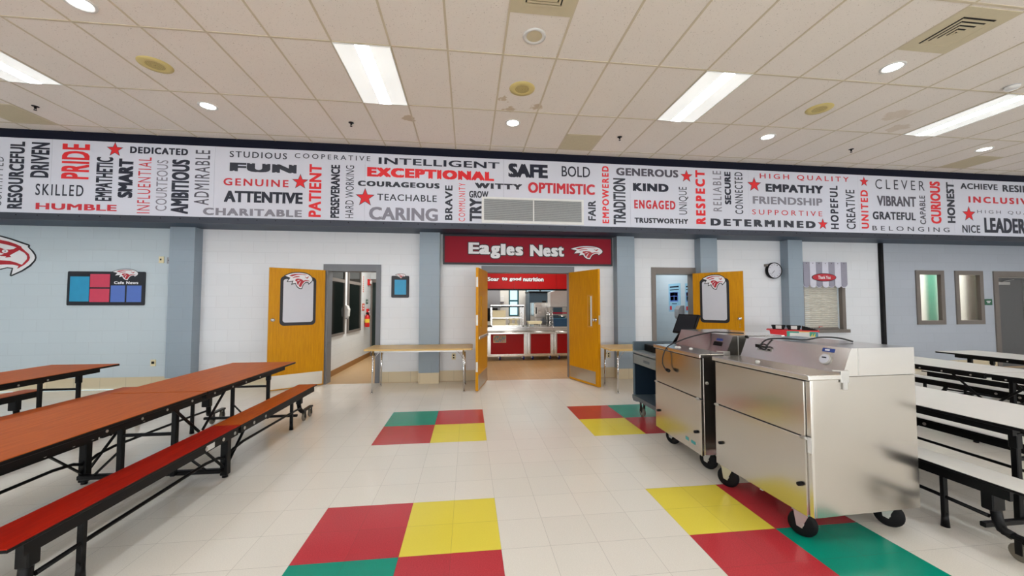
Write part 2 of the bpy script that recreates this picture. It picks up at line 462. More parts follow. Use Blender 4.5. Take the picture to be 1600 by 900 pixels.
HOLES = [(-2.63, -1.72, 0, 2.125), (0.33, 2.05, 0, 2.125), (3.84, 4.72, 0, 2.125), (7.22, 8.16, 0.93, 1.98),
         (10.15, 10.74, 1.09, 2.17), (11.19, 11.79, 1.09, 2.17), (12.26, 14.0, 0, 2.125)]
wall_xz('wall_back', XL, XR, 0, SOF + 0.3, YW, YW + 0.19, HOLES, [(-5.0, 0), (9.15, 1), (99, 2)])
struct(MB().box(XL - 0.2, XL, YB, YW + 0.19, 0, CEIL + 0.1).build('wall_left', M['wall_blue']))
struct(MB().box(XR, XR + 0.2, YB, YW + 0.19, 0, CEIL + 0.1).build('wall_right', M['wall_white']))
struct(MB().box(XL - 0.2, XR + 0.2, YB - 0.2, YB, 0, CEIL + 0.1).build('wall_front', M['wall_white']))
for k, wx in enumerate((-8.6, -2.0, 4.6, 11.2)):  # frames added around the fill lamps, on a solid wall out of view
    m = MB(); a, b, c, dd = wx - 2.85, wx + 2.85, 0.35, 2.85
    m.box(a - 0.06, a, YB, YB + 0.1, c, dd); m.box(b, b + 0.06, YB, YB + 0.1, c, dd); m.box(a - 0.06, b + 0.06, YB, YB + 0.1, dd, dd + 0.06); m.box(a - 0.06, b + 0.06, YB, YB + 0.1, c - 0.06, c)
    struct(m.build('window_%d' % (k + 8), M['frame_taupe']))
# pilasters between the bays
PIL = [(-5.205, -4.80), (-0.915, -0.54), (2.955, 3.322), (4.744, 5.115), (6.728, 7.068)]
for a, b in PIL:
    o = MB().box(a, b, 7.19, YW, 0.2032, SOF).build('wall_pilaster', M['pilaster']); struct(o)
    o = MB().box(a, b, 7.19, YW, 0, 0.2032).build('baseboard_pilaster', M['base_tile']); struct(o)
# tan block base course along the wall
segs = [(XL, -5.205), (-4.80, -2.70), (-1.65, -0.915), (-0.54, 0.26), (2.12, 2.955), (3.322, 3.77), (5.115, 6.728), (7.068, 12.19)]
for a, b in segs:
    struct(MB().box(a, b, YW - 0.006, YW, 0, 0.2032).build('baseboard_back', M['base_tile']))
# bulkhead with navy band, metal bottom trim and dark soffit
struct(MB().box(XL, XR, YF, YW + 0.19, SOF + 0.004, CEIL + 0.1).build('wall_bulkhead', M['soffit']))
struct(MB().box(XL, XR, YF - 0.012, YF, 4.132, CEIL).build('trim_top_band', M['navy']))
m = MB().box(XL, XR, YF - 0.02, YF, SOF - 0.02, 2.932)
for k in range(95):
    x = -11.8 + k * 0.295
    m.cyl((x, YF - 0.0215, 2.896), (x, YF - 0.019, 2.896), 0.009, n=8, mi=1)
struct(m.build('trim_bottom_bar', [M['bar_grey'], M['screw']]))
struct(MB().box(9.14, 9.21, 7.33, YW, 0.2, SOF).build('trim_black_joint', M['black']))

# door frames and window frames
def frame(name, x0, x1, z0, z1, w, mat, y0=7.365, y1=7.60, sill=False, hw=None):
    m = MB(); hw = hw or w
    m.box(x0 - w, x0 + 0.02, y0, y1, z0 - (w if sill else 0), z1 + hw); m.box(x1 - 0.02, x1 + w, y0, y1, z0 - (w if sill else 0), z1 + hw)
    m.box(x0 + 0.02, x1 - 0.02, y0, y1, z1 - 0.02, z1 + hw)
    if sill: m.box(x0 + 0.02, x1 - 0.02, y0, y1, z0 - w, z0 + 0.02)
    return struct(m.build(name, mat))
frame('trim_door_frame', -2.63, -1.72, 0, 2.125, 0.065, M['frame_grey'], hw=0.11)
frame('trim_door_frame', 0.33, 2.05, 0, 2.125, 0.075, M['frame_grey'], hw=0.11)
frame('trim_door_frame', 3.84, 4.72, 0, 2.125, 0.07, M['frame_taupe'], hw=0.12)
frame('trim_door_frame', 12.26, 14.0, 0, 2.125, 0.10, M['frame_taupe'], 7.365, 7.50, hw=0.12)
for k, (a, b) in enumerate(((10.15, 10.74), (11.19, 11.79))):
    o = frame('window_%d' % (k + 1), a, b, 1.09, 2.17, 0.075, M['frame_taupe'], 7.365, 7.44, sill=True)
    struct(MB().box(a + 0.02, b - 0.02, 7.40, 7.406, 1.11, 2.15).build('window_pane', M['glass'], o))

# ------------------------------------------------------------------ rooms behind the wall
# corridor
def room(name, x0, x1, y0, y1, z1, mat, sides='LRBC', th=0.1):
    if 'L' in sides: struct(MB().box(x0 - th, x0, y0, y1, 0, z1).build('wall_%s_left' % name, mat))
    if 'R' in sides: struct(MB().box(x1, x1 + th, y0, y1, 0, z1).build('wall_%s_right' % name, mat))
    if 'B' in sides: struct(MB().box(x0 - th, x1 + th, y1, y1 + th, 0, z1).build('wall_%s_back' % name, mat))
    if 'C' in sides: struct(MB().box(x0 - th, x1 + th, y0, y1 + th, z1, z1 + th).build('ceiling_%s' % name, M['plaster']))
room('corridor', -2.79, -0.7, 7.58, 11.2, 2.75, M['int_white'])
struct(MB().box(-2.79, -2.775, 7.60, 11.2, 0, 0.115).build('baseboard_corridor', M['hall_base']))
for k, (ya, yb, za, zb) in enumerate(((7.75, 8.80, 0.86, 2.32), (9.14, 10.08, 0.86, 2.36))):
    m = MB(); w = 0.05; x0, x1 = -2.79, -2.755
    m.box(x0, x1, ya - w, ya, za - w, zb + w); m.box(x0, x1, yb, yb + w, za - w, zb + w)
    m.box(x0, x1, ya, yb, zb, zb + w); m.box(x0, x1, ya, yb, za - w, za); m.box(x0, x1, ya, yb, 1.96, 2.03)
    o = struct(m.build('window_%d' % (k + 3), M['frame_taupe']))
    struct(MB().box(-2.789, -2.775, ya, yb, za, zb).build('window_pane', M['dark_glass'], o))
m = MB(); m.box(-2.772, -2.735, 11.16, 11.2, 0, 2.10); m.box(-1.75, -1.65, 11.16, 11.2, 0, 2.10); m.box(-2.772, -1.65, 11.16, 11.2, 2.10, 2.20)
o = struct(m.build('trim_door_frame', M['frame_taupe']))
d = struct(MB().box(-2.735, -1.75, 11.17, 11.195, 0.01, 2.10).build('door_4', plain('dark_green_door_paint', (16, 34, 30), 0.35)))
# side room behind the right-hand door
room('side_room', 3.75, 4.86, 7.58, 10.0, 2.75, M['int_blue'])
# office behind the small windows
room('office', 9.6, 15.6, 7.58, 9.4, 3.0, M['plaster'])
struct(MB().box(13.16, 13.50, 9.36, 9.4, 0, 2.5).build('wall_green_panel', plain('green_wall_paint', (24, 112, 88), 0.5)))
struct(MB().box(14.50, 14.83, 9.35, 9.4, 0, 2.5).build('door_5', plain('dark_brown_door_paint', (62, 46, 38), 0.4)))
struct(MB().box(14.83, 15.3, 9.36, 9.4, 0, 2.5).build('wall_green_strip', plain('dark_green_wall_paint', (16, 72, 52), 0.5)))
# kitchen
struct(MB().box(-0.6, -0.5, 7.58, 13.2, 0, 3.0).build('wall_kitchen_left', M['plaster']))
struct(MB().box(3.7, 3.8, 10.1, 13.2, 0, 3.0).build('wall_kitchen_right', M['plaster']))
struct(MB().box(2.95, 3.05, 7.58, 10.1, 0, 3.0).build('wall_kitchen_side', M['plaster']))
struct(MB().box(2.95, 3.8, 10.1, 10.2, 0, 3.0).build('wall_kitchen_return', M['plaster']))
struct(MB().box(-0.6, 3.8, 7.58, 13.3, 3.0, 3.1).build('ceiling_kitchen', M['plaster']))
KH = [(1.40, 1.76, 1.05, 2.5), (1.99, 3.05, 1.05, 2.5)]
m = MB()
X = [-0.6, 1.40, 1.76, 1.99, 3.05, 3.8]; Z = [0, 1.05, 2.5, 3.0]
for a, b in zip(X, X[1:]):
    for c, dd in zip(Z, Z[1:]):
        if any(h[0] < (a + b) / 2 < h[1] and h[2] < (c + dd) / 2 < h[3] for h in KH): continue
        m.box(a, b, 13.0, 13.2, c, dd)
struct(m.build('wall_kitchen_back', M['plaster']))
M['teal_frame'] = plain('dark_teal_window_frame', (28, 84, 92), 0.4)
for k, (a, b, c, dd) in enumerate(KH):
    m = MB()
    m.box(a, a + 0.05, 13.03, 13.1, c, dd); m.box(b - 0.05, b, 13.03, 13.1, c, dd); m.box(a + 0.05, b - 0.05, 13.03, 13.1, c, c + 0.05); m.box(a + 0.05, b - 0.05, 13.03, 13.1, dd - 0.05, dd)
    m.box(a + 0.05, b - 0.05, 13.03, 13.1, 1.56, 1.62)
    if k: m.box(2.5, 2.55, 13.03, 13.1, c + 0.05, dd - 0.05)
    o = struct(m.build('window_%d' % (k + 5), M['teal_frame']))
    struct(MB().box(a + 0.05, b - 0.05, 13.06, 13.066, c + 0.05, dd - 0.05).build('window_pane', M['glass'], o))
# ------------------------------------------------------------------ emblem and lettering helpers
E_SIL = [(185, 315), (340, 255), (480, 215), (640, 192), (800, 185), (960, 192), (1100, 212), (1200, 245), (1290, 295), (1345, 355), (1370, 410), (1352, 470), (1300, 520), (1222, 580), (1198, 525), (1110, 518), (1040, 545), (980, 595), (935, 660), (912, 720), (898, 768), (840, 770), (770, 745), (710, 700), (665, 640), (638, 568), (580, 582), (488, 610), (512, 550), (535, 488), (470, 498), (300, 520), (345, 460), (400, 385), (330, 362), (250, 342)]
E_RED = [
    [(350, 312), (460, 265), (600, 240), (760, 228), (900, 228), (1040, 240), (1140, 262), (1060, 264), (900, 250), (740, 258), (600, 290), (480, 330), (430, 325)],
    [(480, 392), (560, 345), (680, 315), (770, 310), (822, 340), (700, 352), (600, 368), (520, 392)],
    [(610, 490), (630, 425), (720, 405), (850, 412), (930, 450), (965, 480), (1080, 455), (1210, 468), (1290, 500), (1200, 492), (1090, 490), (1005, 525), (945, 590), (905, 660), (872, 722), (790, 708), (735, 665), (695, 590), (680, 520)],
    [(1030, 308), (1072, 332), (1120, 355), (1165, 325), (1225, 300), (1190, 350), (1150, 398), (1110, 385), (1060, 350)]]
E_CUT = [[(868, 500), (822, 560), (785, 640), (768, 702), (745, 668), (770, 590), (818, 522)], [(690, 500), (760, 462), (840, 452), (800, 470), (730, 505)]]
def grow_poly(poly, d):
    n = len(poly); out = []
    area = sum(poly[i][0] * poly[(i + 1) % n][1] - poly[(i + 1) % n][0] * poly[i][1] for i in range(n))
    sg = 1 if area > 0 else -1
    for i in range(n):
        p, q, r = Vector(poly[i - 1]), Vector(poly[i]), Vector(poly[(i + 1) % n])
        a = (q - p).normalized(); b = (r - q).normalized()
        na = Vector((a.y, -a.x)) * sg; nb = Vector((b.y, -b.x)) * sg
        k = na + nb
        if k.length < 0.2: k = na
        k.normalize(); mt = min(1.9, 1 / max(0.3, k.dot(na)))
        out.append((q.x + k.x * d * mt, q.y + k.y * d * mt))
    return out
def eagle(m, fn, x0, x1, z0, z1, mi, white_grow=0, edge=26):
    """draws the head into builder m; fn(u, z, layer) gives a point; mi = (edge, white, red)"""
    def mp(poly, layer):
        return [fn(x0 + (p[0] - 160) / 1235 * (x1 - x0), z1 - (p[1] - 160) / 640 * (z1 - z0), layer) for p in poly]
    m.poly(mp(grow_poly(E_SIL, edge), 1), mi[0])
    m.poly(mp(E_SIL, 2), mi[1])
    for p in E_RED: m.poly(mp(p, 3), mi[2])
    for p in E_CUT: m.poly(mp(p, 4), mi[1])
    return m
EMB = lambda: [M['blackframe'], M['white_ink'], M['eagle_red']]

# ------------------------------------------------------------------ word banner on the bulkhead
ban = thing('word_banner', 'long pale grey banner of printed character words and red stars on the bulkhead', 'banner', (0, YF - 0.001, 2.93))
seams = [XL + 0.1, -9.05, -6.635, -4.229, -1.805, 0.632, 3.047, 5.486, 7.933, 10.198, 12.62, XR - 0.1]
for a, b in zip(seams, seams[1:]):
    MB().box(a + 0.0015, b - 0.0015, -0.006, 0, 0.002, 1.202).build('banner_panel', M['banner'], ban)
WORDS = [
    ('SKILLED', 0, -6.84, -6.162, 3.218, 3.403, 'n', 0.012, 1.25),
    ('HUMBLE', 0, -6.826, -5.672, 2.992, 3.095, 'd', 0.041, 1.05),
    ('DEDICATED', 0, -5.512, -4.643, 3.958, 4.07, 'n', 0.054, 1.15),
    ('STUDIOUS', 0, -4.002, -3.094, 3.961, 4.067, 'b', 0.015, 1.25),
    ('COOPERATIVE', 0, -2.969, -1.719, 3.991, 4.077, 'b', 0.005, 1.45),
    ('FUN', 0, -3.996, -2.934, 3.721, 3.87, 'b', 0.081, 1.1),
    ('GENUINE', 0, -4.086, -3.058, 3.478, 3.603, 'd', 0.027, 1.25),
    ('ATTENTIVE', 0, -4.07, -2.825, 3.196, 3.391, 'n', 0.054, 1.0),
    ('CHARITABLE', 0, -4.386, -2.833, 2.968, 3.092, 'g', 0.054, 1.15),
    ('INTELLIGENT', 0, -1.577, 0.556, 3.948, 4.068, 'n', 0.027, 1.05),
    ('EXCEPTIONAL', 0, -1.769, 0.456, 3.718, 3.888, 'r', 0.081, 1.12),
    ('COURAGEOUS', 0, -1.922, -0.518, 3.545, 3.641, 'b', 0.068, 1.18),
    ('TEACHABLE', 0, -1.593, -0.566, 3.302, 3.421, 'b', 0.012, 1.1),
    ('CARING', 0, -1.726, -0.544, 2.956, 3.185, 'g', 0.041, 1.0),
    ('WITTY', 0, 0.109, 0.972, 3.575, 3.678, 'b', 0.068, 1.2),
    ('GROW', 0, 0.007, 0.353, 3.402, 3.528, 'b', 0.041, 1.0),
    ('SAFE', 0, 0.718, 1.452, 3.804, 4.062, 'n', 0.068, 1.0),
    ('BOLD', 0, 1.715, 2.26, 3.854, 4.054, 'n', 0.01, 1.0),
    ('OPTIMISTIC', 0, 1.081, 2.35, 3.526, 3.726, 'd', 0.047, 1.02),
    ('GENEROUS', 0, 2.769, 4.018, 3.92, 4.068, 's', 0.047, 1.05),
    ('KIND', 0, 3.098, 3.814, 3.632, 3.786, 'n', 0.068, 1.1),
    ('ENGAGED', 0, 3.119, 3.947, 3.295, 3.464, 'd', 0.047, 1.25),
    ('TRUSTWORTHY', 0, 3.121, 4.202, 3.023, 3.121, 'b', 0.054, 1.1),
    ('DETERMINED', 0, 4.666, 6.931, 3.005, 3.145, 'b', 0.074, 1.4),
    ('HIGH QUALITY', 0, 5.735, 7.72, 3.958, 4.077, 'd', 0.012, 1.45),
    ('EMPATHY', 0, 5.854, 7.126, 3.712, 3.873, 'n', 0.061, 1.05),
    ('FRIENDSHIP', 0, 5.569, 7.102, 3.462, 3.615, 'g', 0.041, 1.05),
    ('SUPPORTIVE', 0, 5.551, 7.089, 3.248, 3.35, 'd', 0.005, 1.5),
    ('CLEVER', 0, 8.332, 9.505, 3.857, 4.062, 'b', 0.0, 1.5),
    ('VIBRANT', 0, 8.357, 9.284, 3.505, 3.718, 's', 0.041, 1.0),
    ('GRATEFUL', 0, 8.242, 9.258, 3.22, 3.386, 'b', 0.047, 1.08),
    ('BELONGING', 0, 8.224, 10.066, 2.993, 3.088, 'b', 0.005, 1.6),
    ('ACHIEVE', 0, 10.388, 11.327, 3.93, 4.057, 'b', 0.041, 1.08),
    ('RESILIENT', 0, 11.452, 12.696, 3.903, 4.056, 'b', 0.041, 1.05),
    ('INCLUSIVE', 0, 10.573, 12.255, 3.64, 3.777, 'd', 0.047, 1.35),
    ('HIGH QUALITY', 0, 10.777, 12.656, 3.405, 3.488, 's', 0.0, 1.5),
    ('NICE', 0, 10.384, 10.828, 2.991, 3.155, 'b', 0.027, 1.08),
    ('LEADER', 0, 10.938, 11.988, 3.003, 3.327, 'b', 0.054, 1.0),
    ('COMMITTED', 1, -7.417, -7.299, 3.026, 3.815, 'b', 0.0, 1.2),
    ('RESOURCEFUL', 1, -7.223, -7.014, 2.993, 4.071, 'n', 0.048, 1.05),
    ('DRIVEN', 1, -6.924, -6.667, 3.503, 4.071, 'n', 0.045, 1.05),
    ('PRIDE', 1, -6.49, -6.097, 3.499, 4.072, 'r', 0.04, 1.08),
    ('EMPATHETIC', 1, -5.993, -5.75, 3.154, 3.875, 'n', 0.041, 1.0),
    ('SMART', 1, -5.669, -5.451, 3.217, 3.863, 'n', 0.068, 1.0),
    ('INFLUENTIAL', 1, -5.378, -5.186, 2.971, 3.898, 'd', 0.0, 1.2),
    ('COURTEOUS', 1, -5.105, -4.936, 3.016, 3.862, 'g', 0.005, 1.05),
    ('AMBITIOUS', 1, -4.878, -4.609, 2.976, 3.885, 'n', 0.054, 1.0),
    ('ADMIRABLE', 1, -4.529, -4.304, 3.134, 4.058, 's', 0.01, 1.2),
    ('PATIENT', 1, -2.725, -2.526, 2.98, 3.898, 'r', 0.041, 1.05),
    ('PERSEVERANCE', 1, -2.37, -2.222, 2.971, 3.899, 'n', 0.047, 1.0),
    ('HARD WORKING', 1, -2.125, -1.986, 2.977, 3.901, 'b', 0.0, 1.05),
    ('BRAVE', 1, -0.419, -0.289, 2.984, 3.611, 'b', 0.034, 1.1),
    ('COMMUNITY', 1, -0.177, -0.063, 2.967, 3.663, 'r', -0.005, 1.25),
    ('TRY', 1, 0.017, 0.232, 2.972, 3.394, 'b', 0.054, 1.0),
    ('FAIR', 1, 2.215, 2.363, 3.043, 3.419, 'b', 0.034, 1.0),
    ('EMPOWERED', 1, 2.491, 2.622, 2.998, 4.087, 'r', 0.041, 1.3),
    ('TRADITION', 1, 2.705, 2.95, 2.982, 3.863, 'b', 0.041, 1.0),
    ('UNIQUE', 1, 4.019, 4.216, 3.206, 3.745, 'b', 0.0, 1.05),
    ('RESPECT', 1, 4.367, 4.566, 3.029, 4.085, 'r', 0.061, 1.35),
    ('RELIABLE', 1, 4.729, 4.907, 3.289, 4.085, 'g', 0.01, 1.25),
    ('SECURE', 1, 4.976, 5.109, 3.431, 4.078, 'n', 0.061, 1.05),
    ('CONNECTED', 1, 5.19, 5.361, 3.247, 4.081, 'b', 0.015, 1.25),
    ('HOPEFUL', 1, 7.274, 7.456, 2.995, 3.887, 'n', 0.041, 1.25),
    ('CREATIVE', 1, 7.634, 7.843, 3.003, 3.816, 'b', 0.015, 1.05),
    ('UNITED', 1, 7.979, 8.148, 3.024, 3.822, 'r', 0.041, 1.3),
    ('CAPABLE', 1, 9.363, 9.506, 3.145, 3.752, 's', 0.027, 1.1),
    ('CURIOUS', 1, 9.631, 9.882, 3.166, 4.065, 'r', 0.047, 1.0),
    ('HONEST', 1, 10.031, 10.227, 3.191, 4.06, 'b', 0.054, 1.05),
]
STARS = [(-5.734, 4.006, 0.111), (-2.87, 3.58, 0.122), (-1.797, 3.343, 0.147), (4.186, 3.955, 0.113), (5.61, 3.841, 0.135), (7.095, 3.089, 0.104), (8.072, 3.995, 0.096), (10.568, 3.391, 0.151)]

inks = 'nbsgrd'
fn = lambda u, z: Vector((u, -0.0075, z - 2.93))
for t, vert, x0, x1, z0, z1, c, off, spc in WORDS:
    MB().text(t, fn, x0, x1, z0, z1, bool(vert), off, spc).build('printed_word', M['ink_' + c], ban, fix=False)
for x, z, r in STARS:
    pts = []
    for k in range(10):
        a = PI / 2 + k * PI / 5; q = r if k % 2 == 0 else r * 0.42
        pts.append(Vector((x + q * math.cos(a), -0.0075, z - 2.93 + q * math.sin(a))))
    b = MB()
    b.poly([Vector((x + (p.x - x) * 1.16, -0.007, z - 2.93 + (p.z - z + 2.93) * 1.16)) for p in pts], 1).poly(pts, 0)
    b.build('star', [M['ink_r'], M['ink_b']], ban)
# air grille in the banner
gr = thing('air_grille', 'white louvred return air grille set into the word banner above the red sign', 'vent', (1.18, YF - 0.009, 3.185))
m = MB(); W, H2 = 0.945, 0.237
m.box(-W, W, -0.02, 0, H2 - 0.035, H2); m.box(-W, W, -0.02, 0, -H2, -H2 + 0.05); m.box(-W, -W + 0.04, -0.02, 0, -H2 + 0.05, H2 - 0.035); m.box(W - 0.04, W, -0.02, 0, -H2 + 0.05, H2 - 0.035); m.box(-0.012, 0.012, -0.02, 0, -H2 + 0.05, H2 - 0.035)
m.build('grille_frame', M['white_plastic'], gr)
MB().box(-W + 0.04, W - 0.04, -0.003, 0, -H2 + 0.05, H2 - 0.035).build('grille_backing', plain('grey_grille_shadow', (120, 126, 130), 0.6), gr)
m = MB()
for k in range(24):
    z = -H2 + 0.058 + k * 0.0163
    R = Matrix.Translation((0, -0.010, z)) @ Matrix.Rotation(0.6, 4, 'X')
    m.box(-W + 0.04, -0.012, -0.007, 0.007, -0.001, 0.001, 0, 0, 1, R); m.box(0.012, W - 0.04, -0.007, 0.007, -0.001, 0.001, 0, 0, 1, R)
m.build('louvre_slats', M['white_plastic'], gr)

# ------------------------------------------------------------------ red sign over the kitchen doors
sg = thing('entrance_sign', 'deep red sign reading Eagles Nest above the open kitchen doors', 'sign', (1.21, 7.34, 2.53))
m = MB().box(-1.70, 1.70, -0.03, 0.045, -0.275, 0.305, 0)
m.build('sign_frame', M['blackframe'], sg)
MB().box(-1.665, 1.665, -0.034, -0.03, -0.24, 0.27).build('sign_panel', M['sign_red'], sg)
fn = lambda d: (lambda u, z: Vector((u - 1.21, d, z - 2.53)))
m = MB()
for body, a, b, z0, z1 in (("E", 0.0, 0.235, 2.462, 2.682), ("a", 0.235, 0.475, 2.455, 2.637), ("g", 0.485, 0.695, 2.378, 2.625), ("l", 0.71, 0.815, 2.445, 2.665), ("e", 0.835, 1.015, 2.44, 2.62), ("s", 1.035, 1.205, 2.44, 2.615),
                           ("N", 1.365, 1.645, 2.432, 2.658), ("e", 1.66, 1.83, 2.43, 2.605), ("s", 1.845, 2.0, 2.43, 2.605), ("t", 2.0, 2.135, 2.432, 2.635)):
    k = 1.909 / 2.15
    m.text(body, fn(-0.0355), a * k, b * k, z0, z1, False, 0.05, 1, 0, 0.017)
    m.text(body, fn(-0.0385), a * k, b * k, z0, z1, False, 0.05, 1, 1)
m.build('lettering', [M['blackframe'], M['white_ink']], sg, fix=False)
m = MB(); eagle(m, lambda u, z, l: Vector((u - 1.21, -0.0345 - 0.0012 * l, z - 2.53)), 2.03, 2.71, 2.375, 2.66, (0, 1, 2)); m.build('eagle_emblem', EMB(), sg)

# ------------------------------------------------------------------ doors
def door_leaf(name, hinge, tip, z0=0.012, z1=2.115):
    """leaf between two floor points; local x along the leaf from the hinge, local -y the seen face"""
    h = Vector((hinge[0], hinge[1], 0)); t = Vector((tip[0], tip[1], 0)); L = (t - h).length
    e = bpy.data.objects.new(name, None); COL.objects.link(e); e.location = h; e.rotation_euler = (0, 0, math.atan2(t.y - h.y, t.x - h.x)); e['kind'] = 'structure'
    return e, L
def knob(parent, x, z, s):
    """s = -1 knob on local -y face, +1 on +y"""
    m = MB(); prof = [(0.0, 0.0), (0.034, 0.0), (0.034, 0.008), (0.013, 0.012), (0.013, 0.03), (0.026, 0.04), (0.029, 0.052), (0.022, 0.064), (0.0, 0.067)]
    m.lathe([(r, s * (0.0225 + q)) for r, q in prof], (x, 0, z), 16, 0, 'Y'); m.build('door_knob', M['chrome'], parent)
def leaf_mesh(e, L, slot=None):
    m = MB(); z0, z1 = 0.012, 2.115; t = 0.0225
    if slot:
        a, b, c, d = slot
        m.box(0, a, -t, t, z0, z1); m.box(b, L, -t, t, z0, z1); m.box(a, b, -t, t, z0, c); m.box(a, b, -t, t, d, z1)
    else: m.box(0, L, -t, t, z0, z1, 0, 0.002)
    return m.build('door_panel', M['oak'], e)
def rrect(x0, x1, z0, z1, r, n=6):
    out = []
    for cx, cz, a0 in ((x1 - r, z1 - r, 0), (x0 + r, z1 - r, 90), (x0 + r, z0 + r, 180), (x1 - r, z0 + r, 270)):
        for k in range(n + 1):
            a = math.radians(a0 + 90 * k / n); out.append((cx + r * math.cos(a), cz + r * math.sin(a)))
    return out
def white_board(e, x0, x1, z0, z1, s, flip):
    """s: face side along local y; flip mirrors the emblem so it reads correctly from that side"""
    y = s * 0.0225
    f3 = lambda u, v, d: Vector((u, y + s * d, v))
    b = MB().prism(rrect(x0, x1, z0, z1, 0.07), f3, 0, 0.006).build('board_frame', M['blackframe'], e)
    MB().prism(rrect(x0 + 0.045, x1 - 0.045, z0 + 0.055, z1 - 0.05, 0.045), f3, 0.006, 0.008).build('board_surface', M['white_board'], b)
    cx = (x0 + x1) / 2; w = (x1 - x0) * 0.395; zc = z1 - 0.055
    m = MB(); eagle(m, lambda u, z, l: Vector((cx + (u if not flip else -u), y + s * (0.008 + 0.0012 * l), z)), -w, w, zc - 0.165, zc + 0.135, (0, 1, 2), 0, 34)
    m.build('eagle_emblem', EMB(), b)
def kick(e, x0, x1, z0, z1, s):
    MB().box(x0, x1, min(s * 0.0225, s * 0.025), max(s * 0.0225, s * 0.025), z0, z1).build('kick_plate', M['kick'], e)

d1, L = door_leaf('door_1', (-2.655, 7.345), (-3.385, 6.845))
leaf_mesh(d1, L); kick(d1, 0.02, L - 0.02, 0.03, 0.26, 1)
white_board(d1, 0.155, 0.72, 1.11, 1.975, 1, True); knob(d1, L - 0.065, 1.215, 1)
d2, L = door_leaf('door_2', (4.625, 7.28), (5.215, 6.60))
leaf_mesh(d2, L); white_board(d2, 0.135, 0.665, 1.11, 1.99, -1, False); knob(d2, L - 0.065, 1.205, -1); kick(d2, 0.02, L - 0.02, 0.03, 0.26, -1)
m = MB(); m.cyl((L - 0.065, -0.024, 1.09), (L - 0.065, -0.026, 1.09), 0.008, n=8); m.cyl((L - 0.065, -0.024, 1.05), (L - 0.065, -0.026, 1.05), 0.008, n=8); m.build('door_bolt', M['chrome'], d2)
d3, L = door_leaf('door_3', (0.352, 7.36), (0.150, 6.455))
leaf_mesh(d3, L, (0.62, 0.73, 1.08, 1.63)); kick(d3, 0.02, L - 0.02, 0.03, 0.27, 1); 
MB().box(0.63, 0.72, -0.004, 0.004, 1.09, 1.62).build('door_glass', M['glass'], d3)
m = MB(); m.box(L - 0.0, L + 0.003, -0.016, 0.016, 1.12, 1.30); m.box(L, L + 0.003, -0.016, 0.016, 0.33, 0.50); m.box(L, L + 0.003, -0.016, 0.016, 1.78, 1.95); m.build('edge_plate', M['galv'], d3)
MB().box(0.06, L - 0.03, 0.0225, 0.052, 0.88, 0.93, 0, 0.006).build('push_bar', M['galv'], d3)
d4, L = door_leaf('door_6', (2.03, 7.36), (2.325, 6.490))
leaf_mesh(d4, L, (0.63, 0.74, 1.08, 1.63)); kick(d4, 0.02, L - 0.09, 0.05, 0.27, -1)
MB().box(0.632, 0.738, -0.018, -0.012, 1.082, 1.628).build('door_glass', M['glass'], d4)
m = MB()
m.box(0.605, 0.63, -0.027, -0.0225, 1.055, 1.655); m.box(0.74, 0.765, -0.027, -0.0225, 1.055, 1.655); m.box(0.63, 0.74, -0.027, -0.0225, 1.055, 1.08); m.box(0.63, 0.74, -0.027, -0.0225, 1.63, 1.655)
m.build('glass_bead', M['oak_edge'], d4); knob(d4, L - 0.075, 1.20, -1)
m = MB(); m.box(L, L + 0.003, -0.016, 0.016, 1.12, 1.28); m.build('edge_plate', M['galv'], d4)
# double grey door at far right
d5, L = door_leaf('door_7', (12.285, 7.50), (13.12, 7.50)); MB().box(0, L, -0.022, 0.022, 0.012, 2.10, 0, 0.002).build('door_panel', M['door_dark'], d5)
m = MB(); m.box(0.10, 0.42, -0.075, -0.022, 1.93, 2.0, 0, 0.006); m.build('door_closer', M['galv'], d5)
m = MB(); m.bar((0.26, -0.05, 2.01), (0.60, -0.03, 2.06), 0.02, 0.012); m.build('closer_arm', M['galv'], d5)
d6, L = door_leaf('door_8', (13.975, 7.50), (13.145, 7.50)); MB().box(0, L, -0.022, 0.022, 0.012, 2.10, 0, 0.002).build('door_panel', M['door_dark'], d6)

# ------------------------------------------------------------------ things on the wall
eg = MB()
def wp(pts, k):   # outline points in twelfths of a unit, set on the wall
    return [Vector((-7.985 + 0.000784 * u + 9.0, -0.002 - 0.0012 * k, 2.648 - 0.000881 * v + 0.0826 - 2.2)) for u, v in pts]
BACK = [(-300, 850), (-560, 1010), (-700, 1290), (-1000, 1320), (-1330, 1190), (-1480, 960), (-1720, 1040), (-1620, 840), (-1960, 860), (-1800, 640), (-2300, 470), (-1700, 210), (-1000, 60), (-500, 20)]
eg.poly(wp([(0, 72), (200, 125), (400, 190), (545, 238), (568, 258), (560, 300), (640, 370), (690, 440), (705, 500), (690, 560), (600, 670), (450, 770), (240, 870), (212, 866), (202, 845), (235, 722), (150, 712), (0, 750)] + BACK, 0), 0)
eg.poly(wp([(0, 100), (200, 155), (400, 222), (528, 264), (520, 290), (600, 370), (658, 448), (672, 505), (652, 560), (570, 648), (430, 748), (240, 842), (266, 704), (150, 692), (0, 728), (-290, 825), (-535, 990), (-680, 1260), (-990, 1290), (-1305, 1165), (-1465, 925), (-1670, 1000), (-1570, 815), (-1890, 830), (-1750, 625), (-2220, 470), (-1690, 240), (-1000, 92), (-500, 50)], 1), 1)
eg.poly(wp([(-600, 90), (0, 160), (150, 188), (300, 238), (400, 284), (410, 310), (480, 368), (555, 430), (580, 500), (560, 560), (480, 640), (340, 725), (366, 665), (250, 640), (100, 638), (0, 645), (-300, 740), (-480, 900), (-620, 1180), (-900, 1200), (-1120, 1040), (-1240, 700), (-900, 420), (-1500, 400), (-1100, 200)], 2), 2)
